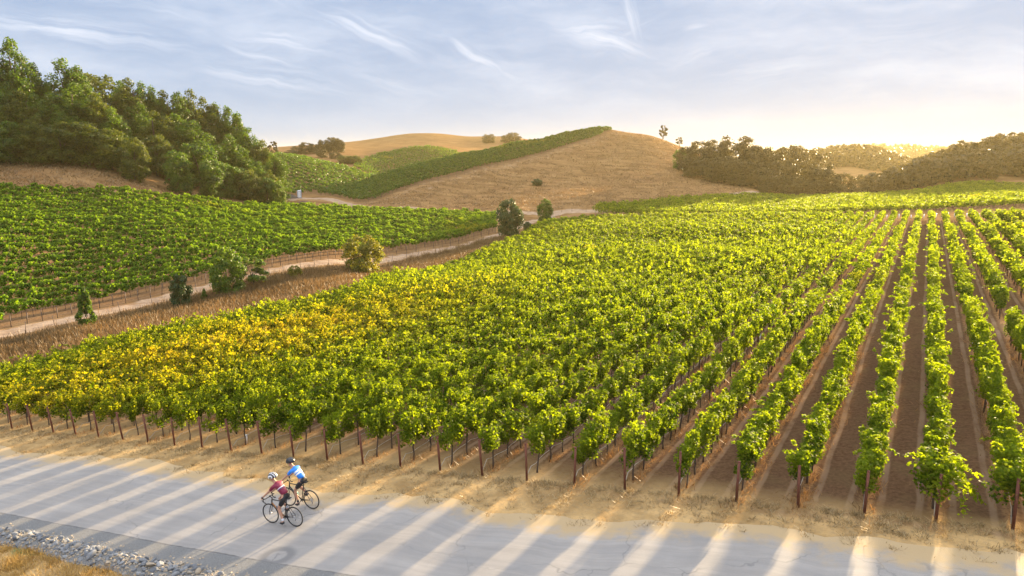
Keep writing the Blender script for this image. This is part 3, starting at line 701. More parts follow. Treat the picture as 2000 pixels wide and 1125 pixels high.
for k, jx, x_, y_ in POSTS:
    z = Ts(x_, y_); a_, b_, _ = project(x_, y_, z + .8)
    if a_ < -20 or a_ > 2020 or b_ > 1140: continue
    o = lp0 if first else lp0.copy()
    if not first: col.objects.link(o)
    first = False; o.location = (x_, y_, z); o.rotation_euler = (R_(random.uniform(-3, 3)), R_(random.uniform(-3, 3)), -ROW_AZ)
    tag(o, 'line post, ' + ordinal(jx) + ' in from the road, ' + (row_words(k) if k >= 0 else 'row at the right photo edge'), 'post', 'line posts within the near vine rows')
for k in range(0, 24):
    pts = []
    rr = random.Random(900 + k); ph = rr.random() * 6
    for q in range(0, 61):
        tv = .05 + q * .34; p = P0 + k * DV + RD * tv + RN * .05
        sag = .42 + .06 * math.sin(q * .75 + ph) + .03 * math.sin(q * 2.3)
        if q == 0: sag = .12
        pts.append((p[0], p[1], plane_z(*p) + sag))
    mb = MB(); mb.tube(pts, .012, 5)
    tag(mb.build('drip_hose', M['hose']), 'drip hose under ' + row_words(k), 'hose', 'drip hoses under the near vine rows')
# a few white vine guards on young replants in the near rows
gx0 = None
for k, tv in ((2, 13.2), (3, 8.4), (3, 19.1), (4, 12.0), (4, 24.0), (5, 17.5), (6, 22.0), (2, 27.0), (16, .9), (7, 30.0)):
    p = P0 + k * DV + RD * tv + RN * .12
    mb = MB(); mb.tube([(0, 0, 0), (0, 0, .42)], .045, 8); o = mb.build('vine_guard', M['guard'])
    o.location = (p[0], p[1], Ts(*p)); tag(o, 'white vine guard %s metres from the road in %s' % (['one', 'five', 'eight', 'twelve', 'thirteen', 'eighteen', 'nineteen', 'twenty-two', 'twenty-four', 'twenty-seven', 'thirty'][min(10, [.9, 5, 8.4, 12, 13.2, 17.5, 19.1, 22, 24, 27, 30].index(tv))], 'row ' + ordinal(k + 1) + ' from the right'), 'vine guard', 'white guards on replanted vines')

# ------------------------------------------------------------------ the farther vineyard blocks
def block(name, poly, azim, sp, step_, n, s, h, mat, label, seed, width=.62, trunks=False, z0=.6, hv=.1, posts=0):
    rg = np.random.default_rng(seed); pa = np.array([p[:2] for p in poly]); d = np.array([math.sin(azim), math.cos(azim)]); nn_ = np.array([-d[1], d[0]])
    u = pa @ d; w_ = pa @ nn_
    rows = np.arange(w_.min(), w_.max(), sp); ts = np.arange(u.min(), u.max(), step_)
    uu, ww = np.meshgrid(ts, rows); uu = uu + rg.normal(0, .06, uu.shape)
    X = uu * d[0] + ww * nn_[0]; Y = uu * d[1] + ww * nn_[1]
    k = in_poly(X, Y, [tuple(p[:2]) for p in poly]); X = X[k]; Y = Y[k]; Z = T(X, Y)
    pars = []; vid = rg.integers(0, 6, len(X)); hm = (h / 1.85) * (1 + rg.normal(0, hv, len(X))); wm = rg.uniform(.85, 1.2, len(X))
    for q in range(6):
        s2 = np.where(vid == q)[0]
        if len(s2) == 0: continue
        var = vine_canopy(n, s, seed * 10 + q, shoots=False, ln=step_ * 1.08, wd=width, z0=z0)
        Pos = np.stack([X[s2], Y[s2], Z[s2]], 1); angs = -azim + np.pi * rg.integers(0, 2, len(s2))
        Q, rv = place(var, Pos, angs, np.stack([wm[s2], np.ones(len(s2)), hm[s2]], 1), rg); pars.append((Q, rv, 0))
        if trunks:
            Q, rv = place((trunk_lo, np.zeros(3)), Pos, angs, np.ones((len(s2), 3)), rg); pars.append((Q, rv, 1))
    
    return stuff_mesh(name, pars, [mat, M['bark']], label, 'vineyard')
LAZ = math.atan2(EDIR[0], EDIR[1])
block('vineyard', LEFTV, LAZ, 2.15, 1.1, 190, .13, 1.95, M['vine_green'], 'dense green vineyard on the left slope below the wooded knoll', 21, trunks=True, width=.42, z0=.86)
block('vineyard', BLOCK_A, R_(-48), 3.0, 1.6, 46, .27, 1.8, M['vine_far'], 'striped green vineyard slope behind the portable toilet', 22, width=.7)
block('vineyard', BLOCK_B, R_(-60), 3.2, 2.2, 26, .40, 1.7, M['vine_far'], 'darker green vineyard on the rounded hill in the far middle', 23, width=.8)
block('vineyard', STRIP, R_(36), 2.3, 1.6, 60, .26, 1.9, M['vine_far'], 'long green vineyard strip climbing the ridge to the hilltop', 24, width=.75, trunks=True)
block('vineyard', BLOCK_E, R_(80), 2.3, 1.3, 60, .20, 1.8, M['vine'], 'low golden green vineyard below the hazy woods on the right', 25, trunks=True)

# ------------------------------------------------------------------ trees and shrubs
def crown(style, seed, H, Rm, nl, nq, s, z0=.12, core=True):
    """leaf clumps on many small lobes; returns quads, values, lobe centres"""
    rg = np.random.default_rng(seed); cs = []; rs = []
    for i in range(nl):
        h = z0 + (1 - z0) * (i + rg.random()) / nl
        if style == 'tall': prof = (max(0.02, math.sin(math.pi * min(1, (1 - h) * .62 + .02)))) ** .8
        elif style == 'oak': prof = math.sqrt(max(0.03, 1 - ((h - (z0 + .35)) / (.70)) ** 2)) if h > z0 + .35 else .7 + .3 * (h - z0) / .35
        elif style == 'spire': prof = (1 - h) ** .75 + .06
        else: prof = math.sqrt(max(.05, 1 - ((h - .5) / .56) ** 2))
        a = rg.uniform(0, 2 * math.pi)
        d = Rm * prof * math.sqrt(rg.uniform(.25, 1)) * (.92 if style != 'open' else 1.0)
        lr = Rm * rg.uniform(.20, .36) * (.75 if style in ('spire',) else 1.0) * (1 if h < .85 else .75)
        if style == 'open': lr *= .8
        ox = oy = 0; hh = h
        if style == 'tall':        # several leaders grown together give the ragged, many-topped outline
            q = i % 4; la = seed * 1.7 + q * 1.65; lh = (1.0, .90, .80, .72)[q]; d *= .85; lr = Rm * rg.uniform(.18, .32) * (1 if h < .8 else .72)
            ox, oy = math.cos(la) * Rm * .42 * (q > 0), math.sin(la) * Rm * .42 * (q > 0); hh = h * lh
        cs.append((ox + math.cos(a) * d, oy + math.sin(a) * d, hh * (H - lr * .8))); rs.append(lr)
    cs = np.array(cs); rs = np.array(rs)
    zs = {'tall': 1.25, 'spire': 1.3}.get(style, .85)
    n = nq; i = rg.choice(nl, n, p=rs ** 2 / (rs ** 2).sum()); d = rg.normal(size=(n, 3)); d /= np.linalg.norm(d, axis=1, keepdims=True)
    d[:, 2] = np.where(rg.random(n) < .65, np.abs(d[:, 2]), d[:, 2])
    rr = rs[i] * rg.uniform(.62, 1.10, n) * (1 + .22 * np.sin(d[:, 0] * 7 + i) * np.sin(d[:, 1] * 8 + d[:, 2] * 6))
    c = cs[i] + d * rr[:, None] * np.array([1, 1, zs])
    nr = d + rg.normal(size=(n, 3)) * .6 + np.array([0, 0, .25])
    if style in ('tall', 'spire'): nr[:, 2] -= .3
    ss = s * rg.uniform(.6, 1.25, n)
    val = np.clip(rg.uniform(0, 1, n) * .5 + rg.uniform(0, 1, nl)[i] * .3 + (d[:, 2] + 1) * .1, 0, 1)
    return leafq(c, nr, ss, rg), val, cs, rs
def make_tree(name, style, seed, H, Rm, nl, nq, s, mat, z0=.12, limbs=8, tr=None):
    Q, val, cs, rs = crown(style, seed, H, Rm, nl, nq, s, z0)
    root = empty(name); rr = random.Random(seed); tr = tr or H * .022
    cr = link('crown', quads_mesh('crown', Q, val, mat), root)
    mb = MB(); top = H * (.85 if style in ('tall', 'spire') else .55); pts = []; x = y = 0
    for q in range(7):
        f = q / 6; pts.append((x, y, -.3 + (top + .3) * f)); x += rr.uniform(-1, 1) * H * .012; y += rr.uniform(-1, 1) * H * .012
    mb.tube(pts, [tr * (1.5 if q == 0 else 1 - .8 * q / 6) for q in range(7)], 8)
    for q in range(limbs):
        j = rr.randrange(len(cs)); c = cs[j]; b = pts[1 + int(min(.95, max(0.05, c[2] / H - .2)) * 5)]
        mid = [(b[0] + c[0]) / 2, (b[1] + c[1]) / 2, (b[2] + c[2]) / 2 + H * .02]
        mb.tube([b, mid, tuple(c)], [tr * .5, tr * .3, tr * .08], 5)
    t_ = mb.build('trunk', M['bark'], root)
    return [root, cr, t_, False, H]
def put_tree(pr, x, y, h, label, cat, group=None, wide=1.0, z=None, rz=None):
    if not pr[3]: pr[3] = True; root = pr[0]
    else:
        root = pr[0].copy(); col.objects.link(root)
        for ch in pr[1:3]: c_ = ch.copy(); col.objects.link(c_); c_.parent = root
    k = h / pr[4]; root.location = (x, y, (Ts(x, y) if z is None else z) - .1); root.scale = (k * wide, k * wide, k)
    root.rotation_euler = (0, 0, random.uniform(0, 6.28) if rz is None else rz)
    return tag(root, label, cat, group)
def top_height(x, ytop, Yd):
    """the ground point under the column of pixels at x, Yd ahead, and the height a tree needs to reach the sight line"""
    e = at(x, ytop, Yd); g = Ts(e[0], e[1]); return e[0], e[1], max(1.0, e[2] - g)

tall = [make_tree('evergreen_tree', 'tall', 300 + i, 22, 5.9, 150, 21000, .23, M['oak_green' if i != 1 else 'oak'], z0=.03) for i in range(4)]
bays = [make_tree('bay_tree', 'oak', 320 + i, 13, 5.6, 60, 10000, .24, M['oak' if i else 'oak_green'], z0=.04) for i in range(3)]
oaks = [make_tree('oak_tree', 'oak', 340 + i, 14, 6.8, 55, 8500, .28, M['oak_brown'], z0=.06) for i in range(3)]
# wooded knoll: skyline trees (pixel x, pixel y of the top, metres ahead, kind, width)
SKYL = [(-150, 60, 172, 't', 1.1), (-70, 100, 165, 't', 1.1), (20, 76, 160, 't', .8), (62, 124, 166, 't', .8), (120, 112, 170, 't', .95), (150, 135, 172, 't', .75), (188, 142, 190, 'b', .9), (232, 158, 186, 't', .8), (250, 151, 182, 't', .8),
        (276, 160, 186, 't', .75), (296, 168, 188, 't', .7), (318, 175, 190, 't', .75), (344, 178, 192, 't', .8), (370, 173, 196, 't', .8), (396, 188, 198, 't', .8), (420, 201, 200, 't', .75), (442, 208, 202, 't', .75), (461, 220, 202, 't', .7), (482, 248, 200, 't', .85), (510, 272, 198, 't', .85), (532, 298, 190, 't', .85)]
MID = [(-40, 190, 160, 't', 1.1), (40, 175, 156, 't', 1.05), (95, 180, 158, 't', 1.1), (140, 160, 162, 't', 1.1), (182, 180, 164, 't', 1.1), (215, 210, 162, 't', 1.0), (270, 200, 178, 't', 1.05), (300, 215, 172, 't', 1.1), (340, 222, 176, 't', 1.1), (375, 235, 178, 't', 1.1), (410, 262, 180, 't', 1.0), (445, 262, 186, 't', 1.1), (475, 290, 184, 't', 1.1), (505, 315, 180, 't', 1.1), (524, 330, 176, 't', .9), (465, 325, 174, 'b', 1.0)]
FRONT = [(-60, 215, 151, 'b', 1.2), (10, 235, 150, 'b', 1.0), (70, 225, 151, 't', 1.0), (112, 235, 152, 'b', 1.1), (165, 235, 155, 'b', 1.05), (210, 250, 156, 'b', 1.0), (256, 267, 154, 'b', .75), (300, 262, 166, 'b', 1.0), (343, 292, 157, 'b', .72), (385, 275, 170, 'b', 1.0), (409, 308, 161, 'b', .72), (440, 318, 168, 'b', .9), (482, 330, 170, 'b', .9), (520, 345, 172, 'b', .85), (541, 352, 173, 'b', .6)]
for nm, lst, words in (('sky', SKYL, 'on the knoll skyline'), ('mid', MID, 'in the middle tier of the wood'), ('front', FRONT, 'at the front of the knoll wood')):
    seen = [q for q in lst if q[0] > -60]
    for q in lst:
        X, Y, h = top_height(q[0], q[1], q[2]); vs = tall if q[3] == 't' else bays
        pr = vs[random.randrange(len(vs))]
        idx = seen.index(q) + 1 if q in seen else 0
        kind = ('tall pointed evergreen ' if q[3] == 't' else 'bushy bay tree ')
        lab = kind + words + ', ' + (ordinal(idx) + ' from the left' if idx else 'at the left photo edge' if q[0] > -100 else 'outermost past the left edge')
        put_tree(pr, X, Y, h, lab, 'tree', 'trees of the wooded knoll', wide=(1.2 if nm == 'sky' else 1.05) * q[4] * (22 / h if q[3] == 't' and h < 22 else 1) ** .4)
# right-hand oak clump against the light
CL = [(1330, 290, 272, .8), (1343, 284, 268, .9), (1372, 274, 266, 1.0), (1402, 271, 264, 1.0), (1440, 264, 262, 1.0), (1466, 282, 262, .9), (1490, 283, 262, .9), (1512, 288, 262, .9), (1545, 282, 300, 1.0), (1574, 288, 310, 1.0), (1352, 305, 258, 1.0), (1392, 305, 252, 1.1), (1430, 305, 250, 1.1), (1470, 312, 248, 1.1), (1535, 308, 250, 1.0), (1572, 313, 246, .95), (1605, 318, 244, .9), (1628, 338, 242, .8), (1652, 336, 243, .8), (1676, 348, 245, .8), (1696, 362, 247, .8),
      (1500, 340, 242, 1.0), (1545, 345, 240, 1.0), (1590, 350, 239, 1.0), (1635, 357, 238, .9), (1672, 366, 238, .9), (1440, 335, 246, .8), (1720, 368, 246, .9), (1745, 360, 250, .9), (1492, 360, 236, .5)]
for i, (x, yt, Yd, wd) in enumerate(CL):
    X, Y, h = top_height(x, yt, Yd)
    lab = 'backlit brown oak below the skyline of the right clump' if i > 9 else 'backlit brown oak on the skyline of the right clump'
    put_tree(oaks[i % 3] if i != 0 else bays[0], X, Y, h, lab + ', ' + ordinal((i if i < 10 else i - 10) + 1) + ' from the left', 'tree', 'oaks of the right clump', wide=wd * max(1.0, 9 / h) ** .6)
# lone trees on the dry hill's shoulder, tops of the back hills
lone = make_tree('oak_tree', 'open', 361, 9, 3.0, 26, 5200, .17, M['oak_brown'], z0=.30, limbs=14, tr=.22)
for x, yt, Yd, lab, w_ in ((1296, 244, 336, 'spindly leaning tree on the shoulder of the dry hill, against the sky', 1.0), (1328, 267, 334, 'small round tree just downhill of the spindly hilltop tree', 1.25)):
    X, Y, h = top_height(x, yt, Yd); put_tree(lone, X, Y, h, lab, 'tree', wide=w_)
backs = [(534, 275, 330, 'thin far tree standing alone beside the knoll wood', .8), (580, 284, 425, 'far hazy tree leftmost in the row on the distant ridge', 1.3), (597, 277, 425, 'far hazy tree second in the row on the distant ridge', 1.2), (614, 280, 428, 'far hazy tree third in the row on the distant ridge', 1.2), (632, 272, 430, 'far hazy tree fourth in the row on the distant ridge', 1.1), (650, 267, 432, 'tallest far tree at the right end of the distant ridge row', 1.3), (660, 272, 432, 'far tree rightmost in the distant ridge row', 1.1), (568, 292, 410, 'low far shrub tree above the striped vineyard', 1.5), (628, 290, 405, 'bare limbed far tree above the striped vineyard', 1.3), (655, 296, 400, 'low far tree right above the striped vineyard', 1.4),
         (955, 261, 600, 'little bush on the far dry hilltop crest', 1.6), (1003, 258, 600, 'pale bush beside the little crest bush', 1.5), (990, 263, 600, 'smallest bush on the far crest', 1.8)]
for i, (x, yt, Yd, lab, w_) in enumerate(backs):
    X, Y, h = top_height(x, yt, Yd); put_tree(oaks[i % 3] if i else lone, X, Y, h, lab, 'tree', 'far trees on the back ridges' if 0 < i < 10 else None, wide=w_ * max(1, 8 / h) ** .5)
for x, yt, Yd, lab in ((672, 303, 380, 'dark low bush above the rounded vineyard hill, left one'), (690, 303, 378, 'dark low bush above the rounded vineyard hill, right one')):
    X, Y, h = top_height(x, yt, Yd); put_tree(bays[1], X, Y, h, lab, 'bush', wide=2.4)

# shrubs and small trees of the ditch; px x, top y, base y
wil = [make_tree('willow_shrub', 'ball', 371 + i, 5, 2.3, 60, 9000, .11, M['willow' if i == 0 else 'shrub'], z0=.03, limbs=12, tr=.07) for i in range(2)]
sp = make_tree('sapling', 'spire', 375, 5, 1.5, 46, 6000, .11, M['shrub'], z0=.05, limbs=10, tr=.06)
lone2 = make_tree('small_tree', 'open', 362, 6, 2.2, 34, 5200, .11, M['shrub'], z0=.30, limbs=14, tr=.12)
dk = make_tree('dark_shrub', 'ball', 379, 5, 2.3, 80, 10000, .12, M['oak_dark'], z0=.02, limbs=10, tr=.08)
def ditch_Y(x, y): 
    # distance ahead of the ditch line under pixel column x
    a = ray(x, y)[0] / ray(x, y)[1]; best = None
    for (x1, y1), (x2, y2) in zip([p[:2] for p in weed_line[:-1]], [p[:2] for p in weed_line[1:]]):
        den = (x2 - x1) - a * (y2 - y1)
        if abs(den) < 1e-9: continue
        tq = (a * y1 - x1) / den
        if -.02 <= tq <= 1.02: best = y1 + tq * (y2 - y1)
    return best or 60
for pr, x, yt, yb, w_, lab in ((sp, 175, 585, 668, .8, 'thin pale sapling leftmost in the weedy ditch'), (dk, 357, 552, 620, .62, 'dark green shrub between the thin sapling and the tall ditch shrub'), (wil[1], 450, 508, 604, .68, 'tall green leafy shrub in the weedy ditch'), (lone2, 497, 512, 575, .9, 'small open crowned tree behind the tall ditch shrub'),
                               (wil[0], 577, 533, 562, .9, 'low yellowish bush right of the open crowned tree'), (wil[0], 708, 456, 534, 1.0, 'round olive gold willow bush beside the dirt track'), (sp, 402, 583, 612, .9, 'small weedy green bush beside the dark green shrub'),
                               (dk, 995, 398, 472, .68, 'large dark round bush at the end of the left vineyard'), (dk, 1030, 432, 448, 1.2, 'small bush just right of the large dark bush'), (wil[1], 1064, 391, 438, .72, 'grey green round bush by the track junction')):
    Yd = ditch_Y(x, yb) if x < 900 else {995: 140, 1030: 152, 1064: 165}[x]
    p = xy_at(x, Yd, yb); k_ = project(p[0], p[1], p[2])[2]; h = (yb - yt) * k_ / F * 1.03
    put_tree(pr, p[0], p[1], h, lab, 'shrub', None, wide=w_ * (1.4 if pr is lone2 else 1))
p = xy_at(1049, 232, 365); put_tree(dk, p[0], p[1], 2.3, 'single dark bush in the middle of the dry grass hillside', 'shrub', wide=1.7)

# far woods that read as one mass
def woods(label, pxr, Yr, n, h, R_w, nq, s, mat, seed, cond=None):
    rg = np.random.default_rng(seed); x = rg.uniform(*pxr, n); Yd = rg.uniform(*Yr, n)
    P = np.array([xy_at(a, b, 330) for a, b in zip(x, Yd)])
    if cond is not None: P = P[np.array([cond(a, b) for a, b in zip(x, Yd)])]
    prs = []; vid = rg.integers(0, 4, len(P)); k = rg.uniform(.7, 1.25, len(P))
    for q in range(4):
        Q, val, _, _ = crown('oak', seed * 7 + q, h, R_w, 16, nq, s, z0=.05); s2 = np.where(vid == q)[0]
        Qp, rv = place((Q, val), P[s2], rg.uniform(0, 6.28, len(s2)), np.repeat(k[s2, None], 3, 1), rg); prs.append((Qp, rv, 0))
    stuff_mesh('woodland', prs, [mat], label, 'woods')
woods('hazy wooded hill glowing under the sun on the right', (1690, 2400), (231, 325), 900, 7.0, 3.9, 520, .42, M['oak_brown'], 41, lambda x, Yd: Yd > 233 + max(0, (1790 - x)) * .2 and (x > 1740 or Yd < 268))
woods('faint wooded hill far away in golden haze', (1480, 1960), (500, 680), 420, 9.0, 6.5, 330, .9, M['oak_brown'], 42)
woods('pale far ridge woods just visible beside the golden hill', (1640, 2100), (1100, 1450), 300, 14, 12, 160, 2.0, M['oak_brown'], 43)

# ------------------------------------------------------------------ grasses and weeds
def blades(name, XY, hm, wd, mat, label, cat, seed, lean=.35, hv=.4):
    rg = np.random.default_rng(seed); n = len(XY); z = T(XY[:, 0], XY[:, 1]) - .02
    a = rg.uniform(0, 2 * np.pi, n); h = hm * rg.uniform(1 - hv, 1 + hv, n); w_ = wd * rg.uniform(.6, 1.4, n)
    d = np.stack([np.cos(a), np.sin(a), np.zeros(n)], 1) * w_[:, None]; b = np.column_stack([XY, z])
    tip = b + np.stack([rg.normal(0, lean, n) * h, rg.normal(0, lean, n) * h, h], 1)
    Q = np.stack([b - d, b + d, tip + d * .25, tip - d * .25], 1)
    me = quads_mesh(name, Q, rg.random(n), mat); return tag(link(name, me), label, cat, kind='stuff')
def along(line, n, spread, rg):
    L = np.array([p[:2] for p in line]); s = np.concatenate([[0], np.cumsum(np.hypot(*np.diff(L, axis=0).T))]); u = rg.uniform(0, s[-1], n)
    return np.stack([np.interp(u, s, L[:, 0]), np.interp(u, s, L[:, 1])], -1) + rg.normal(0, spread, (n, 2))
rg = np.random.default_rng(51)
cl_ = along(weed_line, 520, 1.9, rg); XY = np.concatenate([along(q, 15000, 1.3, rg) for q in DITCH] + [ cl_[rg.integers(0, 520, 34000)] + rg.normal(0, .45, (34000, 2)), along(weed_line, 12000, 2.4, rg)])
blades('dry_weeds', XY, .75, .035, M['reed'], 'tall rusty dry weeds filling the ditch between the two vineyards', 'weeds', 52)
# straw tufts on the verge between the posts and the road
vb = []
for q in range(26000):
    tq = rg.uniform(-4, 31); p = P0 + tq * DV
    vb.append(p - np.array([-.405, .914]) * -1 * 0 + np.array([.405, .914]) * 0 + np.array([-.4, -.9]) * rg.uniform(-.6, 1) ** 2 * 3.2)
vb = np.array(vb); cl_ = vb[rg.integers(0, len(vb), 1600)]; XY = cl_[rg.integers(0, 1600, 30000)] + rg.normal(0, .09, (30000, 2))
def outside_road(XY):
    f2 = [tuple(p) for p in fe - (fe - ne) * .035]; n2 = [tuple(p) for p in ne[::-1]]; return ~in_poly(XY[:, 0], XY[:, 1], f2 + n2)
XY = XY[outside_road(XY)]
blades('verge_grass', XY, .10, .011, M['straw'], 'short straw coloured grass on the verge between road and vineyard', 'grass', 53, lean=.9)
# dry litter weeds along the foot of each near row
XY = []
for k in range(-1, 30):
    n = int(1500 if k < 14 else 900); tv = rg.uniform(-.3, 24, n); off = rg.normal(0, .20, n)
    cc = rg.uniform(-.3, 24, 34); tv = cc[rg.integers(0, 34, n)] + rg.normal(0, .28, n)
    if k < 0: tv = tv[(tv < T_GAP1 - .5)]; off = off[:len(tv)]
    XY.append((P0 + k * DV)[None] + tv[:, None] * RD[None] + off[:, None] * RN[None])
XY = np.concatenate(XY); blades('row_weeds', XY, .16, .012, M['litter'], 'low orange dry weeds along the foot of the near vine rows', 'weeds', 54, lean=.7)
# tufts of dry grass on the hills
HD = poly_px([(705, 402, 200), (760, 384, 209), (850, 358, 226), (950, 332, 248), (1050, 309, 276), (1150, 281, 308), (1195, 262, 336), (1230, 263, 338), (1270, 267, 338), (1310, 280, 336), (1420, 340, 285), (1470, 378, 224), (1300, 393, 208), (1165, 404, 188), (1000, 410, 190), (850, 408, 190)])
KN = poly_px([(-250, 368, 127), (0, 371, 134), (150, 376, 140), (300, 383, 147), (410, 394, 154), (550, 402, 168), (540, 398, 176), (410, 385, 163), (350, 376, 158), (260, 350, 155), (180, 328, 154), (100, 318, 152), (0, 320, 150), (-250, 310, 150)])
XY = []
for pl, n in ((HD, 46000), (KN, 16000)):
    a_ = np.min(pl, 0); b_ = np.max(pl, 0); cc = rg.uniform(a_, b_, (n // 9, 2)); q_ = cc[rg.integers(0, len(cc), n * 2)] + rg.normal(0, .8, (n * 2, 2)); XY.append(q_[in_poly(q_[:, 0], q_[:, 1], [tuple(p) for p in pl])])
M['hillgrass'] = leaf_mat('hill_grass', (0.20, 0.125, 0.058), (0.40, 0.265, 0.125), trans=0.3, clump=0.08, tcol=(1.2, 1.05, .8))
blades('hill_grass', np.concatenate(XY), .30, .10, M['hillgrass'], 'dry golden grass covering the bare hillside and the slope below the knoll wood', 'grass', 57, lean=.6)
# golden grass in the near left corner
gp_ = [on_plane(*p)[:2] for p in ((-300, 1030), (-60, 1050), (0, 1068), (60, 1074), (130, 1100), (210, 1116), (270, 1135), (330, 1160), (-300, 1200))]
lo_, hi_ = np.min(gp_, 0), np.max(gp_, 0); XY = rg.uniform(lo_, hi_, (60000, 2)); cl_ = rg.uniform(lo_, hi_, (700, 2)); XY = np.concatenate([XY[:16000], cl_[rg.integers(0, 700, 44000)] + rg.normal(0, .12, (44000, 2))])
XY = XY[in_poly(XY[:, 0], XY[:, 1], gp_)]
blades('golden_grass', XY, .17, .008, M['gold'], 'sunlit golden grass in the near left corner below the stones', 'grass', 55, lean=.55)
XY = along([xy_at(545, 176, 400), xy_at(600, 175, 405), xy_at(640, 172, 408)], 9000, 2.6, rg)
M['greenweed'] = leaf_mat('green_weed', (0.06, 0.12, 0.05), (0.16, 0.26, 0.12), trans=.3)
blades('green_weeds', XY, .5, .06, M['greenweed'], 'pale green weeds at the foot of the knoll by the track', 'weeds', 56, lean=.5)

# ------------------------------------------------------------------ riprap stones
m, t = mat_new('stone'); oi = t.new('ShaderNodeObjectInfo').outputs['Random']; co = t.new('ShaderNodeTexCoord').outputs['Object']
n1 = t.noise(co, 3.0, 5.0, 0.65); c = t.mix(oi, (0.10, 0.115, 0.135), (0.33, 0.335, 0.335)); c = t.mix(t.step(oi, 0.86, 0.95), c, (0.38, 0.30, 0.20)); c = t.mix(t.m('MULTIPLY', n1, 0.55), c, (0.20, 0.195, 0.19))
finish(t, principled(t, c, 0.9, n1, spec=.25, bstr=.5, bdist=.05)); M['stone'] = m
def rock_mesh(seed, name='rock'):
    rg = np.random.default_rng(seed); bm = bmesh.new(); bmesh.ops.create_icosphere(bm, subdivisions=2, radius=1.0)
    sc3 = np.array([1.0, rg.uniform(.6, .85), rg.uniform(.45, .7)]); pl = rg.normal(size=(9, 3)); pl /= np.linalg.norm(pl, axis=1, keepdims=True); dd = rg.uniform(.55, .85, 9)
    for v_ in bm.verts:
        p = np.array(v_.co)
        for a, d in zip(pl, dd):
            e = p @ a
            if e > d: p = p - a * (e - d)
        v_.co = Vector(p * sc3)
    me = bpy.data.meshes.new(name); bm.to_mesh(me); bm.free(); me.materials.append(M['stone']); return me
rocks = [rock_mesh(600 + i) for i in range(7)]
TOPL = [(-40, 1026), (0, 1033), (110, 1050), (200, 1072), (300, 1094), (400, 1112), (500, 1138)]
BOTL = [(-40, 1060), (0, 1066), (60, 1074), (130, 1098), (220, 1115), (300, 1150), (400, 1190)]
sA = [float(on_plane(*p)[:2] @ DU) for p in ((-40, 1040), (500, 1135))]
tl = px_line(TOPL, 200, min(sA), max(sA)); bl = px_line(BOTL, 200, min(sA), max(sA))
nr_ = 0; placed = []
while nr_ < 292:
    u = rg.integers(0, 200); f = rg.random(); p = tl[u] * (1 - f) + bl[u] * f; s_ = rg.uniform(.075, .15) * (1 + .5 * (rg.random() < .10))
    if any((p[0] - q[0]) ** 2 + (p[1] - q[1]) ** 2 < ((s_ + q[2]) * .62) ** 2 for q in placed): s_ *= .6; 
    placed.append((p[0], p[1], s_)); mound = .16 * math.sin(math.pi * min(1, f * 1.05))
    a_, b_, _ = project(p[0], p[1], plane_z(*p))
    if b_ > 1135 or a_ < -15: placed.pop(); continue
    o = link('rock', rocks[nr_ % 7]); o.location = (p[0], p[1], plane_z(*p) + mound + s_ * .30); o.scale = (s_, s_, s_); o.rotation_euler = (rg.normal(0, .45), rg.normal(0, .45), rg.uniform(0, 6.28))
    tag(o, 'loose angular grey stone in the band between gravel shoulder and golden grass', 'stone', 'stones along the gravel shoulder'); nr_ += 1
bmr = []
for q in range(1500):
    u = rg.integers(0, 200); f = rg.uniform(-.10, 1.05) if rg.random() < .93 else rg.uniform(-.4, 0); p = tl[u] * (1 - f) + bl[u] * f; bmr.append((p[0], p[1], .16 * math.sin(math.pi * min(1, max(0, f))), rg.uniform(.02, .06)))
vs_, fs_ = [], []; base_v = [np.array([v.co[:] for v in r.vertices]) for r in rocks]; base_f = [np.array([f.vertices[:] for f in r.polygons]) for r in rocks]; off = 0
for q, (x, y, mz, s_) in enumerate(bmr):
    bv = base_v[q % 7]; a = rg.uniform(0, 6.28); rot = np.array([[math.cos(a), -math.sin(a), 0], [math.sin(a), math.cos(a), 0], [0, 0, 1]])
    vs_.append(bv @ rot.T * s_ + [x, y, plane_z(x, y) + mz + .01]); fs_.append(base_f[q % 7] + off); off += len(bv)
me = bpy.data.meshes.new('stone_rubble'); me.from_pydata(np.concatenate(vs_), [], np.concatenate(fs_).tolist()); me.materials.append(M['stone'])
tag(link('stone_rubble', me), 'small grey rubble filling the gaps between the shoulder stones', 'rubble', kind='stuff')
# mound of earth the stones lie on
mg = np.zeros((200, 9, 3))
for j in range(9):
    f = j / 8; mg[:, j, :2] = tl * (1 - f) + bl * f; mg[:, j, 2] = plane_z(mg[:, j, 0], mg[:, j, 1]) + .015 + .14 * math.sin(math.pi * f)
tag(link('stone_bank', grid_mesh('stone_bank', mg, M['gravel'])), kind='structure')

# ------------------------------------------------------------------ stakes, tubes, fences by the track
mb = MB(); mb.tube([(0, 0, -.1), (0, 0, 1.35)], .042, 6); st0 = mb.build('vine_stake', M['stake']); first = True
L = np.array(EDGE_XY); s = np.concatenate([[0], np.cumsum(np.hypot(*np.diff(L, axis=0).T))]); u = 1.0; n = 0
while u < s[-1]:
    x, y = np.interp(u, s, L[:, 0]) + .1, np.interp(u, s, L[:, 1]) - .1; u += 1.55 if u < 60 else 2.6
    a_, b_, _ = project(x, y, Ts(x, y))
    if a_ < -5: continue
    o = st0 if first else st0.copy()
    if not first: col.objects.link(o)
    first = False; n += 1; o.location = (x, y, Ts(x, y)); o.rotation_euler = (R_(random.uniform(-4, 4)), R_(random.uniform(-4, 4)), 0)
    o.scale = (1, 1, random.uniform(.9, 1.1))
    tag(o, 'dark vine stake, ' + ordinal(n) + ' from the left along the lower edge of the left vineyard', 'stake', 'stakes along the left vineyard edge')
mb = MB(); mb.tube([(0, 0, 0), (0, 0, .75)], .075, 8); tu0 = mb.build('grow_tube', M['guard']); first = True
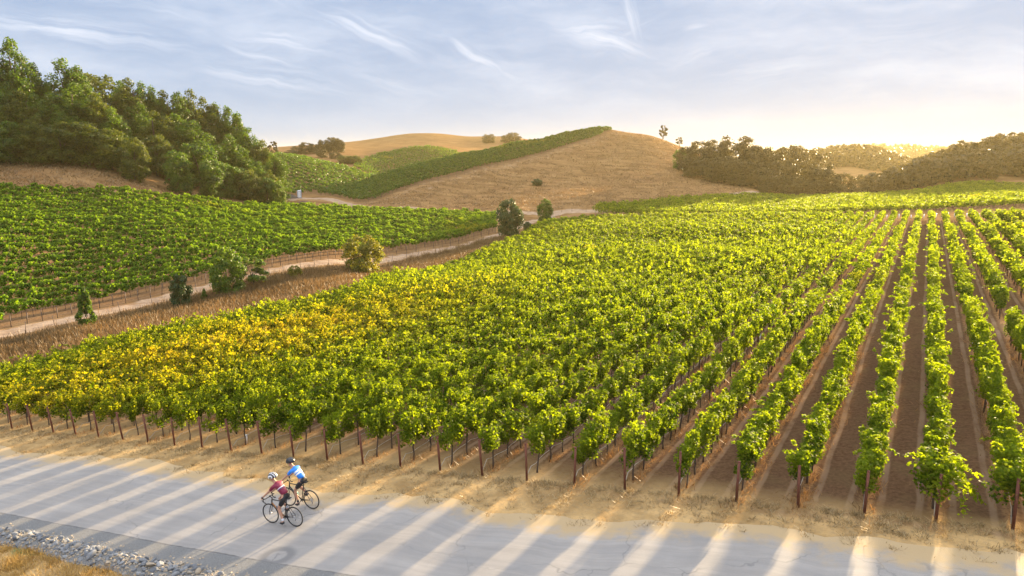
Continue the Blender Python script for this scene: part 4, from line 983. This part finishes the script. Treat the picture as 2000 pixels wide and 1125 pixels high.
for i in range(72):
    x = 1168 + i * 12.0; i2 = min(len(FAR_EDGE) - 1, max(1, int(np.searchsorted([f[0] for f in FAR_EDGE], x))))
    (xa, ya, Ya), (xb, yb, Yb) = FAR_EDGE[i2 - 1], FAR_EDGE[i2]; f = (x - xa) / (xb - xa); Yd = Ya + (Yb - Ya) * f + 5.5 + random.uniform(-.4, .4)
    if x > 2005: break
    p = xy_at(x, Yd, 425); o = tu0 if first else tu0.copy()
    if not first: col.objects.link(o)
    first = False; o.location = p; o.scale = (1, 1, random.uniform(.8, 1.15)); o.rotation_euler = (R_(random.uniform(-5, 5)), R_(random.uniform(-5, 5)), 0)
    tag(o, 'white grow tube, ' + ordinal(i + 1) + ' from the left in the line behind the near field', 'grow tube', 'white grow tubes in a line')
def fence(line, sp, h, label, lean=4, r=.03):
    L = np.array([p[:2] for p in line]); s = np.concatenate([[0], np.cumsum(np.hypot(*np.diff(L, axis=0).T))]); pts = []
    u = 0
    while u < s[-1]: x, y = np.interp(u, s, L[:, 0]), np.interp(u, s, L[:, 1]); pts.append((x, y, Ts(x, y))); u += sp * random.uniform(.8, 1.2)
    root = empty('wire_fence', pts[0]); mbp = MB(); mbp.tube([(0, 0, -.1), (0, 0, h)], r, 6); p0 = None
    for p in pts:
        if p0 is None: o = mbp.build('post', M['stake'], root); p0 = o
        else: o = p0.copy(); col.objects.link(o)
        o.location = Vector(p) - Vector(pts[0]); o.rotation_euler = (R_(random.uniform(-lean, lean)), R_(random.uniform(-lean, lean)), 0)
    mw = MB()
    for zz in (.3, .6, .92): mw.tube([Vector((p[0], p[1], p[2] + h * zz)) - Vector(pts[0]) for p in pts], .008, 4)
    mw.build('wire', M['wire'], root); tag(root, label, 'fence')
fence([np.array(p) + np.array([.83, -.55]) * 4.4 for p in EDGE_XY[:8]], 3.2, 1.35, 'leaning wire fence between the dirt track and the weedy ditch', 10)
fence(poly_px([(700, 405, 194), (800, 412, 186), (1000, 415, 186), (1100, 416, 183), (1165, 415, 178)]), 3.5, 1.5, 'thin wire fence along the foot of the dry hill')
fence(poly_px([(720, 395, 205), (850, 359, 227), (950, 333, 249), (1050, 310, 277), (1150, 282, 309), (1230, 264, 338)]), 5, 1.3, 'thin wire fence beside the ridge vineyard up the dry hill')

# portable toilet and heaps at the track's end
M['plastic'] = simple('toilet_plastic', (0.42, 0.47, 0.52), 0.5, 0, .1); M['plastic_w'] = simple('toilet_white', (0.72, 0.75, 0.78), 0.5, 0, .08); M['darkgrey'] = simple('dark_vent', (0.06, 0.07, 0.08), .6)
p = xy_at(585, 206, 386); rt = empty('portable_toilet', p, R_(15), 1.0)
mb = MB(); mb.box((0, 0, 1.05), (1.12, 1.12, 1.9), taper=.98)
for sx in (-1, 1):
    for sy in (-1, 1): mb.box((sx * .55, sy * .55, 1.05), (.08, .08, 1.98))
mb.build('cabin', M['plastic'], rt, smooth=False)
mb = MB(); mb.box((0, -.575, 1.0), (.74, .035, 1.72)); d_ = mb.build('door', M['plastic_w'], rt, smooth=False)
mb = MB(); mb.box((.28, -.60, 1.0), (.05, .03, .14)); mb.build('handle', M['darkgrey'], d_)
mb = MB(); mb.box((0, 0, 2.08), (1.2, 1.2, .12)); mb.box((0, 0, 2.2), (.9, .9, .14), taper=.8); mb.build('roof', M['plastic_w'], rt, smooth=False)
mb = MB(); mb.box((0, 0, .06), (1.2, 1.25, .12)); mb.build('skid', M['darkgrey'], rt, smooth=False)
mb = MB(); mb.tube([(.4, .4, 2.1), (.4, .4, 2.6)], .05, 8); mb.build('vent_pipe', M['plastic_w'], rt)
tag(rt, 'blue grey portable toilet standing at the far end of the dirt track', 'toilet')
M['earth'] = simple('dark_earth', (0.10, 0.085, 0.07), .95, 0, .5, 2.0); M['earth2'] = simple('brown_earth', (0.17, 0.10, 0.065), .95, 0, .5, 2.0)
for x, Yd, y, sz, mt_, lab in ((566, 205, 386, (4.5, 2.5, 1.3), 'earth', 'dark gravel heap left of the portable toilet'), (595, 192, 395, (4.5, 1.6, .7), 'earth2', 'low brown brush pile in front of the portable toilet'), (655, 181, 408, (6, 1.6, .5), 'earth', 'low dark earth bank beside the track bend')):
    P_ = np.zeros((14, 28, 3)); r2 = np.random.default_rng(int(x)); p = xy_at(x, Yd, y)
    for i in range(14):
        for j in range(28):
            a = 2 * math.pi * j / 28; f = i / 13; rr = math.sin(f * math.pi / 2) * (1 + .15 * math.sin(3 * a + x) + .08 * math.sin(7 * a)); P_[i, j] = (math.cos(a) * rr * sz[0] / 2, math.sin(a) * rr * sz[1] / 2, sz[2] * (math.cos(f * math.pi / 2) ** 1.3) * (1 + r2.normal(0, .05)) - .15)
    o = link('earth_heap', grid_mesh('earth_heap', P_, M[mt_], closed=True)); o.location = p; tag(o, lab, 'heap')

# ------------------------------------------------------------------ bicycles and riders (forward is +x, left is +y)
M['carbon'] = simple('black_paint', (0.02, 0.02, 0.022), .35, 0, .1); M['tyre'] = simple('tyre_rubber', (0.025, 0.025, 0.025), .8); M['alu'] = simple('alloy', (0.45, 0.45, 0.46), .35, .9, .1)
M['copper'] = simple('bronze_paint', (0.35, 0.16, 0.06), .4, .2, .1); M['saddle'] = simple('saddle_black', (0.02, 0.02, 0.02), .6); M['bottle_teal'] = simple('teal_bottle', (0.08, 0.50, 0.52), .35, 0, .05); M['bottle_dark'] = simple('smoke_bottle', (0.10, 0.10, 0.11), .35, 0, .05)
M['tape'] = simple('bar_tape', (0.02, 0.02, 0.02), .7); M['skin'] = simple('skin', (0.48, 0.25, 0.16), .55, 0, .1, 8); M['lycra'] = simple('black_lycra', (0.012, 0.012, 0.015), .6); M['shoe'] = simple('black_shoe', (0.02, 0.02, 0.02), .4); M['shoe_w'] = simple('white_sole', (.6, .6, .6), .5)
M['sock_w'] = simple('white_sock', (.7, .7, .74), .8, 0, .05); M['sock_k'] = simple('black_sock', (.03, .03, .035), .8); M['glove'] = simple('black_glove', (.02, .02, .025), .7); M['helmet_k'] = simple('black_helmet', (.02, .02, .023), .3, 0, .1); M['hair'] = simple('dark_hair', (.04, .025, .015), .8)
WR = .338; WB = 1.0; RX, FX = -.41, .59; CS = {}
def wheel_parts(name, cx, parent):
    root = None
    mb = MB(); n = 48; mb.tube([(cx + math.cos(2 * math.pi * i / n) * (WR - .013), 0, WR + math.sin(2 * math.pi * i / n) * (WR - .013)) for i in range(n)], .0135, 8, close=True)
    ty = mb.build('wheel', M['tyre'], parent)
    mb = MB(); mb.tube([(cx + math.cos(2 * math.pi * i / n) * (WR - .034), 0, WR + math.sin(2 * math.pi * i / n) * (WR - .034)) for i in range(n)], .011, 6, close=True); mb.build('rim', M['carbon'], ty)
    mb = MB()
    for i in range(24):
        a = 2 * math.pi * i / 24; b = a + (.5 if i % 2 else -.5); sy = .03 if i % 4 < 2 else -.03
        mb.tube([(cx + math.cos(b) * .02, sy, WR + math.sin(b) * .02), (cx + math.cos(a) * (WR - .04), 0, WR + math.sin(a) * (WR - .04))], .0016, 4)
    mb.build('spokes', M['alu'], ty)
    mb = MB(); mb.tube([(cx, -.05, WR), (cx, .05, WR)], .018, 8); mb.build('hub', M['alu'], ty)
def bicycle(accent, bottle, crank):
    rt = empty('bicycle'); wheel_parts('wheel', RX, rt); wheel_parts('wheel', FX, rt)
    BBp = (0, 0, .275); HT, HB = (.435, 0, .86), (.475, 0, .70); ST = (-.155, 0, .80)
    mb = MB(); mb.tube([HT, HB], .022, 10); mb.tube([BBp, (HB[0] - .01, 0, HB[2] + .02)], .021, 10, mi=1); mb.tube([(HT[0], 0, HT[2] - .03), ST], .016, 10, mi=0); mb.tube([BBp, (-.19, 0, .93)], .016, 10); mb.tube([(-.045, -.0, .27), (.045, 0, .27)], .02, 8)
    for s in (-1, 1): mb.tube([(-.02, s * .03, .275), (RX, s * .062, WR)], [.012, .009], 8); mb.tube([(-.14, s * .012, .76), (RX, s * .062, WR)], [.010, .008], 8)
    mb.build('frame', [M['carbon'], M[accent]], rt)
    mb = MB()
    for s in (-1, 1): mb.tube([(.478, 0, .69), (.50, s * .045, .62), (FX - .015, s * .05, .42), (FX, s * .05, WR)], [.018, .014, .011, .009], 8)
    mb.build('fork', M['carbon'], rt)
    mb = MB(); mb.tube([(.43, 0, .90), (.52, 0, .925)], .015, 8); mb.tube([(.43, 0, .86), (.43, 0, .91)], .017, 8); hb = mb.build('handlebar', M['carbon'], rt)
    mb = MB(); mb.tube([(.52, -.20, .925), (.52, 0, .925), (.52, .20, .925)], .013, 8)
    for s in (-1, 1):
        mb.tube([(.52, s * .20, .925), (.565, s * .21, .925), (.605, s * .21, .90), (.61, s * .21, .85), (.58, s * .21, .80), (.50, s * .215, .79)], .016, 8)
    mb.build('bar_tape', M['tape'], hb)
    for s in (-1, 1):
        mb = MB(); mb.tube([(.585, s * .21, .925), (.64, s * .21, .945), (.655, s * .21, .985)], [.019, .02, .013], 8); mb.tube([(.65, s * .21, .95), (.655, s * .215, .88), (.63, s * .22, .82)], .006, 6); mb.build('brake_lever', M['carbon'], hb)
    mb = MB(); mb.box((.50, 0, .95), (.06, .05, .02)); mb.build('computer', M['carbon'], hb)
    mb = MB()
    for (x, wy, z, h) in ((-.30, .14, .965, .03),): pass
    P_ = np.zeros((9, 12, 3))
    for i in range(9):
        f = i / 8; x = -.33 + .27 * f; w_ = .068 * (1 - f) ** .7 + .018
        for j in range(12):
            a = 2 * math.pi * j / 12; P_[i, j] = (x, math.cos(a) * w_, .955 + math.sin(a) * .018 - .008 * abs(math.cos(a)))
    sd_ = link('saddle', grid_mesh('saddle', P_, M['saddle'], closed=True), rt)
    mb = MB(); ca, sa = math.cos(crank), math.sin(crank)
    mb.tube([(.095 * math.cos(2 * math.pi * i / 28), -.045, .275 + .095 * math.sin(2 * math.pi * i / 28)) for i in range(28)], .005, 6, close=True)
    for i in range(5): a = 2 * math.pi * i / 5; mb.tube([(0, -.045, .275), (.09 * math.cos(a), -.045, .275 + .09 * math.sin(a))], .007, 5)
    mb.tube([(0, -.06, .275), (0, .06, .275)], .018, 8)
    mb.tube([(0, .065, .275), (.17 * ca, .075, .275 + .17 * sa)], [.012, .009], 6); mb.tube([(0, -.065, .275), (-.17 * ca, -.075, .275 - .17 * sa)], [.012, .009], 6)
    cr = mb.build('crankset', M['carbon'], rt)
    for s in (1, -1): mb = MB(); mb.box((s * .17 * ca, s * .12, .275 + s * .17 * sa), (.085, .08, .018)); mb.build('pedal', M['carbon'], cr)
    mb = MB(); mb.tube([(0, -.045, .37), (RX, -.045, WR + .045)], .004, 5); mb.tube([(0, -.045, .18), (-.36, -.045, .24), (RX, -.045, WR - .045)], .004, 5); mb.tube([(RX + .05 * math.cos(2 * math.pi * i / 20), -.045, WR + .05 * math.sin(2 * math.pi * i / 20)) for i in range(20)], .006, 6, close=True); mb.box((-.385, -.05, .235), (.03, .02, .12)); mb.build('chain', M['alu'], rt)
    d = Vector(HB) - Vector(BBp); mid = Vector(BBp) + d * .55; up = Vector((-d.z, 0, d.x)).normalized() * .055; dn = d.normalized()
    b = mid + up; mb = MB(); mb.tube([b - dn * .10, b + dn * .05, b + dn * .075, b + dn * .10], [.036, .036, .02, .018], 12); mb.build('bottle', M[bottle], rt)
    return rt
def skin_mesh(name, V_, E_, mats, parent, sub=2, root=0):
    bm = bmesh.new(); lay = bm.verts.layers.skin.verify(); vs = []
    for i, (co, r) in enumerate(V_):
        v = bm.verts.new(co); r = r if isinstance(r, tuple) else (r, r); v[lay].radius = r; v[lay].use_root = (i == root); vs.append(v)
    for a, b in E_: bm.edges.new((vs[a], vs[b]))
    me = bpy.data.meshes.new(name); bm.to_mesh(me); bm.free(); me.materials.append(mats)
    o = link(name, me, parent); k = o.modifiers.new('skin', 'SKIN'); k.use_smooth_shade = True; k.branch_smoothing = .4
    s = o.modifiers.new('sub', 'SUBSURF'); s.levels = sub; s.render_levels = sub; return o
def V3(*a): return Vector(a)
def limb(a, c, l1, l2, bend):
    """joint between a and c for segment lengths l1, l2, pushed towards bend"""
    d = (c - a); D = min(d.length, (l1 + l2) * .999); x = (l1 * l1 - l2 * l2 + D * D) / (2 * D); h = math.sqrt(max(0, l1 * l1 - x * x)); dn = d.normalized()
    b = (bend - dn * bend.dot(dn)).normalized(); return a + dn * x + b * h
def rider(jersey, sock, crank, helmet, look, stance=0.0):
    rt = empty('person'); ca, sa = math.cos(crank), math.sin(crank)
    hip = V3(-.20, 0, 1.03); belly = V3(-.10, 0, 1.16); chest = V3(.05, 0, 1.33); neck0 = V3(.17, 0, 1.43); neck1 = V3(.235, 0, 1.50)
    head = [V3(.275, 0, 1.545), V3(.295, 0, 1.60), V3(.285, 0, 1.66), V3(.27, 0, 1.70)]
    Vv = [(hip, (.135, .115)), (belly, (.125, .10)), (chest, (.145, .11)), (neck0, (.085, .07)), (neck1, .056)]; E = [(0, 1), (1, 2), (2, 3), (3, 4)]
    p = 4
    for c_, r in zip(head, (.070, .082, .080, .055)): Vv.append((c_, r)); E.append((p, len(Vv) - 1)); p = len(Vv) - 1
    # face: nose and chin grow out of the head
    Vv.append((V3(.375, 0, 1.60), .014)); E.append((6, len(Vv) - 1)); Vv.append((V3(.345, 0, 1.535), .028)); E.append((5, len(Vv) - 1))
    for s in (1, -1): Vv.append((V3(.28, s * .086, 1.60), .012)); E.append((6, len(Vv) - 1))
    J = {}
    for s in (1, -1):
        sh = V3(.115, s * .185, 1.37); hand = V3(.615, s * .212, .975); el_ = limb(sh, hand, .29, .26, V3(-.2, s * .35, -1)); wr = hand + (el_ - hand).normalized() * .05
        i0 = len(Vv); Vv += [(V3(.10, s * .10, 1.385), .075), (sh, .058), (el_, .040), (wr, .027), (hand, (.036, .024))]; E += [(2, i0), (i0, i0 + 1), (i0 + 1, i0 + 2), (i0 + 2, i0 + 3), (i0 + 3, i0 + 4)]
        for q in range(4):
            oy = (q - 1.5) * .012; i1 = len(Vv); Vv += [(hand + V3(.035 - q * .004, s * .03, -.005 - q * .012), .0085), (hand + V3(.05 - q * .004, s * .012, -.028 - q * .012), .008), (hand + V3(.035, -s * .012, -.038 - q * .012), .007)]; E += [(i0 + 4, i1), (i1, i1 + 1), (i1 + 1, i1 + 2)]
        i1 = len(Vv); Vv += [(hand + V3(.02, -s * .032, .0), .009), (hand + V3(.042, -s * .034, -.02), .008)]; E += [(i0 + 4, i1), (i1, i1 + 1)]
        hp = V3(-.17, s * .085, .98); ft = V3(s * .17 * ca - .045, s * .12, .275 + s * .17 * sa + .085); kn = limb(hp, ft, .44, .445, V3(1, s * .05, .25)); 
        toe = ft + V3(.15, 0, -.045 - (.03 if s * sa < 0 else -.02)); heel = ft + V3(-.045, 0, -.05)
        i0 = len(Vv); Vv += [(hp, .092), (hp.lerp(kn, .5), .078), (kn, .056), (kn.lerp(ft, .3), .056), (kn.lerp(ft, .75), .036), (ft, .034), (ft + V3(.05, 0, -.045), .036), (toe, (.034, .022))]
        E += [(0, i0)] + [(i0 + q, i0 + q + 1) for q in range(7)]; J[s] = (sh, el_, wr, hand, hp, kn, ft, toe, heel)
    body = skin_mesh('body', [(tuple(v), r) for v, r in Vv], E, M['skin'], rt)
    # jersey
    JV = [(hip.lerp(belly, .25), (.145, .122)), (belly, (.140, .115)), (chest, (.160, .124)), (neck0, (.095, .08)), (neck0.lerp(neck1, .35), .064)]; JE = [(0, 1), (1, 2), (2, 3), (3, 4)]
    for s in (1, -1):
        sh, el_ = J[s][:2]; i0 = len(JV); JV += [(V3(.10, s * .10, 1.385), .086), (sh, .070), (sh.lerp(el_, .45), .058), (sh.lerp(el_, .68), .054)]; JE += [(2, i0), (i0, i0 + 1), (i0 + 1, i0 + 2), (i0 + 2, i0 + 3)]
    skin_mesh('jersey', [(tuple(v), r) for v, r in JV], JE, M[jersey], rt)
    SV = [(hip.lerp(belly, .35), (.140, .118)), (hip + V3(-.015, 0, -.02), (.150, .128))]; SE = [(0, 1)]
    for s in (1, -1):
        hp, kn = J[s][4:6]; i0 = len(SV); SV += [(hp, .104), (hp.lerp(kn, .5), .090), (hp.lerp(kn, .80), .072)]; SE += [(1, i0), (i0, i0 + 1), (i0 + 1, i0 + 2)]
    skin_mesh('shorts', [(tuple(v), r) for v, r in SV], SE, M['lycra'], rt, root=1)
    for s in (1, -1):
        sh, el_, wr, hand, hp, kn, ft, toe, heel = J[s]
        skin_mesh('sock', [(tuple(kn.lerp(ft, .72)), .041), (tuple(kn.lerp(ft, .86)), .040), (tuple(ft), .040)], [(0, 1), (1, 2)], M[sock], rt)
        skin_mesh('shoe', [(tuple(heel), (.034, .034)), (tuple(ft + V3(.0, 0, -.042)), (.043, .05)), (tuple(ft + V3(.07, 0, -.055)), (.044, .036)), (tuple(toe), (.038, .024))], [(0, 1), (1, 2), (2, 3)], M['shoe'], rt)
        skin_mesh('glove', [(tuple(wr), .034), (tuple(hand + V3(-.005, 0, 0)), (.042, .032)), (tuple(hand + V3(.02, s * .012, -.012)), (.040, .030))], [(0, 1), (1, 2)], M['glove'], rt)
    # helmet: a ribbed shell over the crown
    P_ = np.zeros((11, 28, 3)); c0 = V3(.27, 0, 1.635)
    for i in range(11):
        f = i / 10 * math.pi * .56
        for j in range(28):
            a = 2 * math.pi * j / 28; rib = 1 + (.045 if (j % 4 < 2) and 1 < i < 9 else 0)
            x = math.sin(f) * math.cos(a) * .150 * rib; y = math.sin(f) * math.sin(a) * .112 * rib; z = math.cos(f) * .118 * rib
            P_[i, j] = (c0.x - .012 + x + z * .10, y, c0.z + z - x * .10)
    hm = link('helmet', grid_mesh('helmet', P_, M[helmet], closed=True), rt); so_ = hm.modifiers.new('thick', 'SOLIDIFY'); so_.thickness = .018
    mb = MB()
    for s in (1, -1): mb.tube([(.30, s * .10, 1.60), (.33, s * .075, 1.53), (.34, 0, 1.50)], .004, 5)
    mb.build('chin_strap', M['lycra'], rt)
    mb = MB(); mb.tube([(.31, -.078, 1.612), (.355, -.05, 1.615), (.368, 0, 1.615), (.355, .05, 1.615), (.31, .078, 1.612)], .012, 6); mb.build('sunglasses', M['carbon'], rt)
    return rt
def jersey_mat(name, base, bands):
    """bands of another colour across the torso, measured along the spine"""
    m, t = mat_new(name); co = t.new('ShaderNodeTexCoord').outputs['Object']; d = Vector((.25, 0, .30)).normalized(); o0 = Vector((-.20, 0, 1.03))
    s = t.vm('DOT_PRODUCT', t.vm('SUBTRACT', co, tuple(o0)), tuple(d), out=1); c = t.mix(t.noise(co, 12, 3), tuple(x * .85 for x in base), base)
    for a, b, cc in bands: k = t.m('MULTIPLY', t.m('GREATER_THAN', s, a), t.m('LESS_THAN', s, b)); c = t.mix(k, c, cc)
    wr = t.noise(co, 16.0, 3.0, .6); finish(t, principled(t, c, .6, wr, bstr=.5, bdist=.012)); M[name] = m
jersey_mat('jersey_maroon', (.20, .008, .040), [(.30, .325, (.75, .7, .72)), (.262, .298, (.09, .03, .12))])
jersey_mat('jersey_blue', (.015, .22, .72), [(.235, .285, (.85, .87, .9)), (.315, .375, (.85, .87, .9))])
m, t = mat_new('white_black_helmet'); co = t.new('ShaderNodeTexCoord').outputs['Object']; sp_ = t.new('ShaderNodeSeparateXYZ'); t.put(sp_.inputs[0], co)
k = t.step(t.m('SINE', t.m('MULTIPLY', sp_.outputs[1], 120.0)), .45, .6); finish(t, principled(t, t.mix(k, (.02, .02, .022), (.75, .75, .76)), .3)); M['helmet_w'] = m
def seat_on_road(root, pf, pr_, sc_):
    A = Vector(on_plane(*pf)); B = Vector(on_plane(*pr_)); mid = (A + B) / 2; hx = Vector((DV[0], DV[1], 0)).normalized()
    # heading along the road, tyres on the road surface
    x = Vector((hx.x, hx.y, plane_z(hx.x, hx.y))).normalized(); z = (Vector((0, 0, 1)) - x * x.z).normalized(); y = z.cross(x)
    Mx = Matrix((x, y, z)).transposed().to_4x4(); o = mid - x * ((RX + FX) / 2 * sc_); o.z = plane_z(o.x, o.y) + .028
    root.matrix_world = Matrix.Translation(o) @ Mx @ Matrix.Scale(sc_, 4); root.location = o; root.rotation_euler = Mx.to_euler(); root.scale = (sc_,) * 3
BS = 1.01
b1 = bicycle('copper', 'bottle_dark', R_(-82)); seat_on_road(b1, (534, 1024), (576, 1029), BS); tag(b1, 'black and bronze road bicycle under the rider in the maroon jersey', 'bicycle')
r1 = rider('jersey_maroon', 'sock_w', R_(-82), 'helmet_w', 0); seat_on_road(r1, (534, 1024), (576, 1029), BS); tag(r1, 'cyclist in a maroon jersey and black and white helmet riding nearest the camera', 'person')
b2 = bicycle('carbon', 'bottle_teal', R_(-50)); seat_on_road(b2, (568, 990), (608.5, 995), BS); tag(b2, 'black road bicycle with teal bottle under the rider in blue', 'bicycle')
r2 = rider('jersey_blue', 'sock_k', R_(-50), 'helmet_k', 0); seat_on_road(r2, (568, 990), (608.5, 995), BS); tag(r2, 'cyclist in a bright blue jersey with white bands and black helmet', 'person')

# ------------------------------------------------------------------ the hazy evening air
HAZE_D, HAZE_G = 0.00011, 0.42
m = bpy.data.materials.new('haze'); m.use_nodes = True; t = NT(m.node_tree); t.n.clear()
pv = t.new('ShaderNodeVolumePrincipled'); pv.inputs['Color'].default_value = (1.0, 0.84, 0.45, 1); pv.inputs['Density'].default_value = HAZE_D; pv.inputs['Anisotropy'].default_value = HAZE_G
o_ = t.new('ShaderNodeOutputMaterial'); t.l.new(pv.outputs[0], o_.inputs['Volume'])
mb = MB(); ztop = 52.0; zb = float(GZ.min()) - 1.0; mb.box((0, 1290, (ztop + zb) / 2), (5400, 2760, ztop - zb))
hz = mb.build('haze', m, smooth=False); tag(hz, 'pale golden haze hanging in the evening air', 'haze', kind='stuff')
print('terrain z', GZ.min(), GZ.max(), 'verts tops')
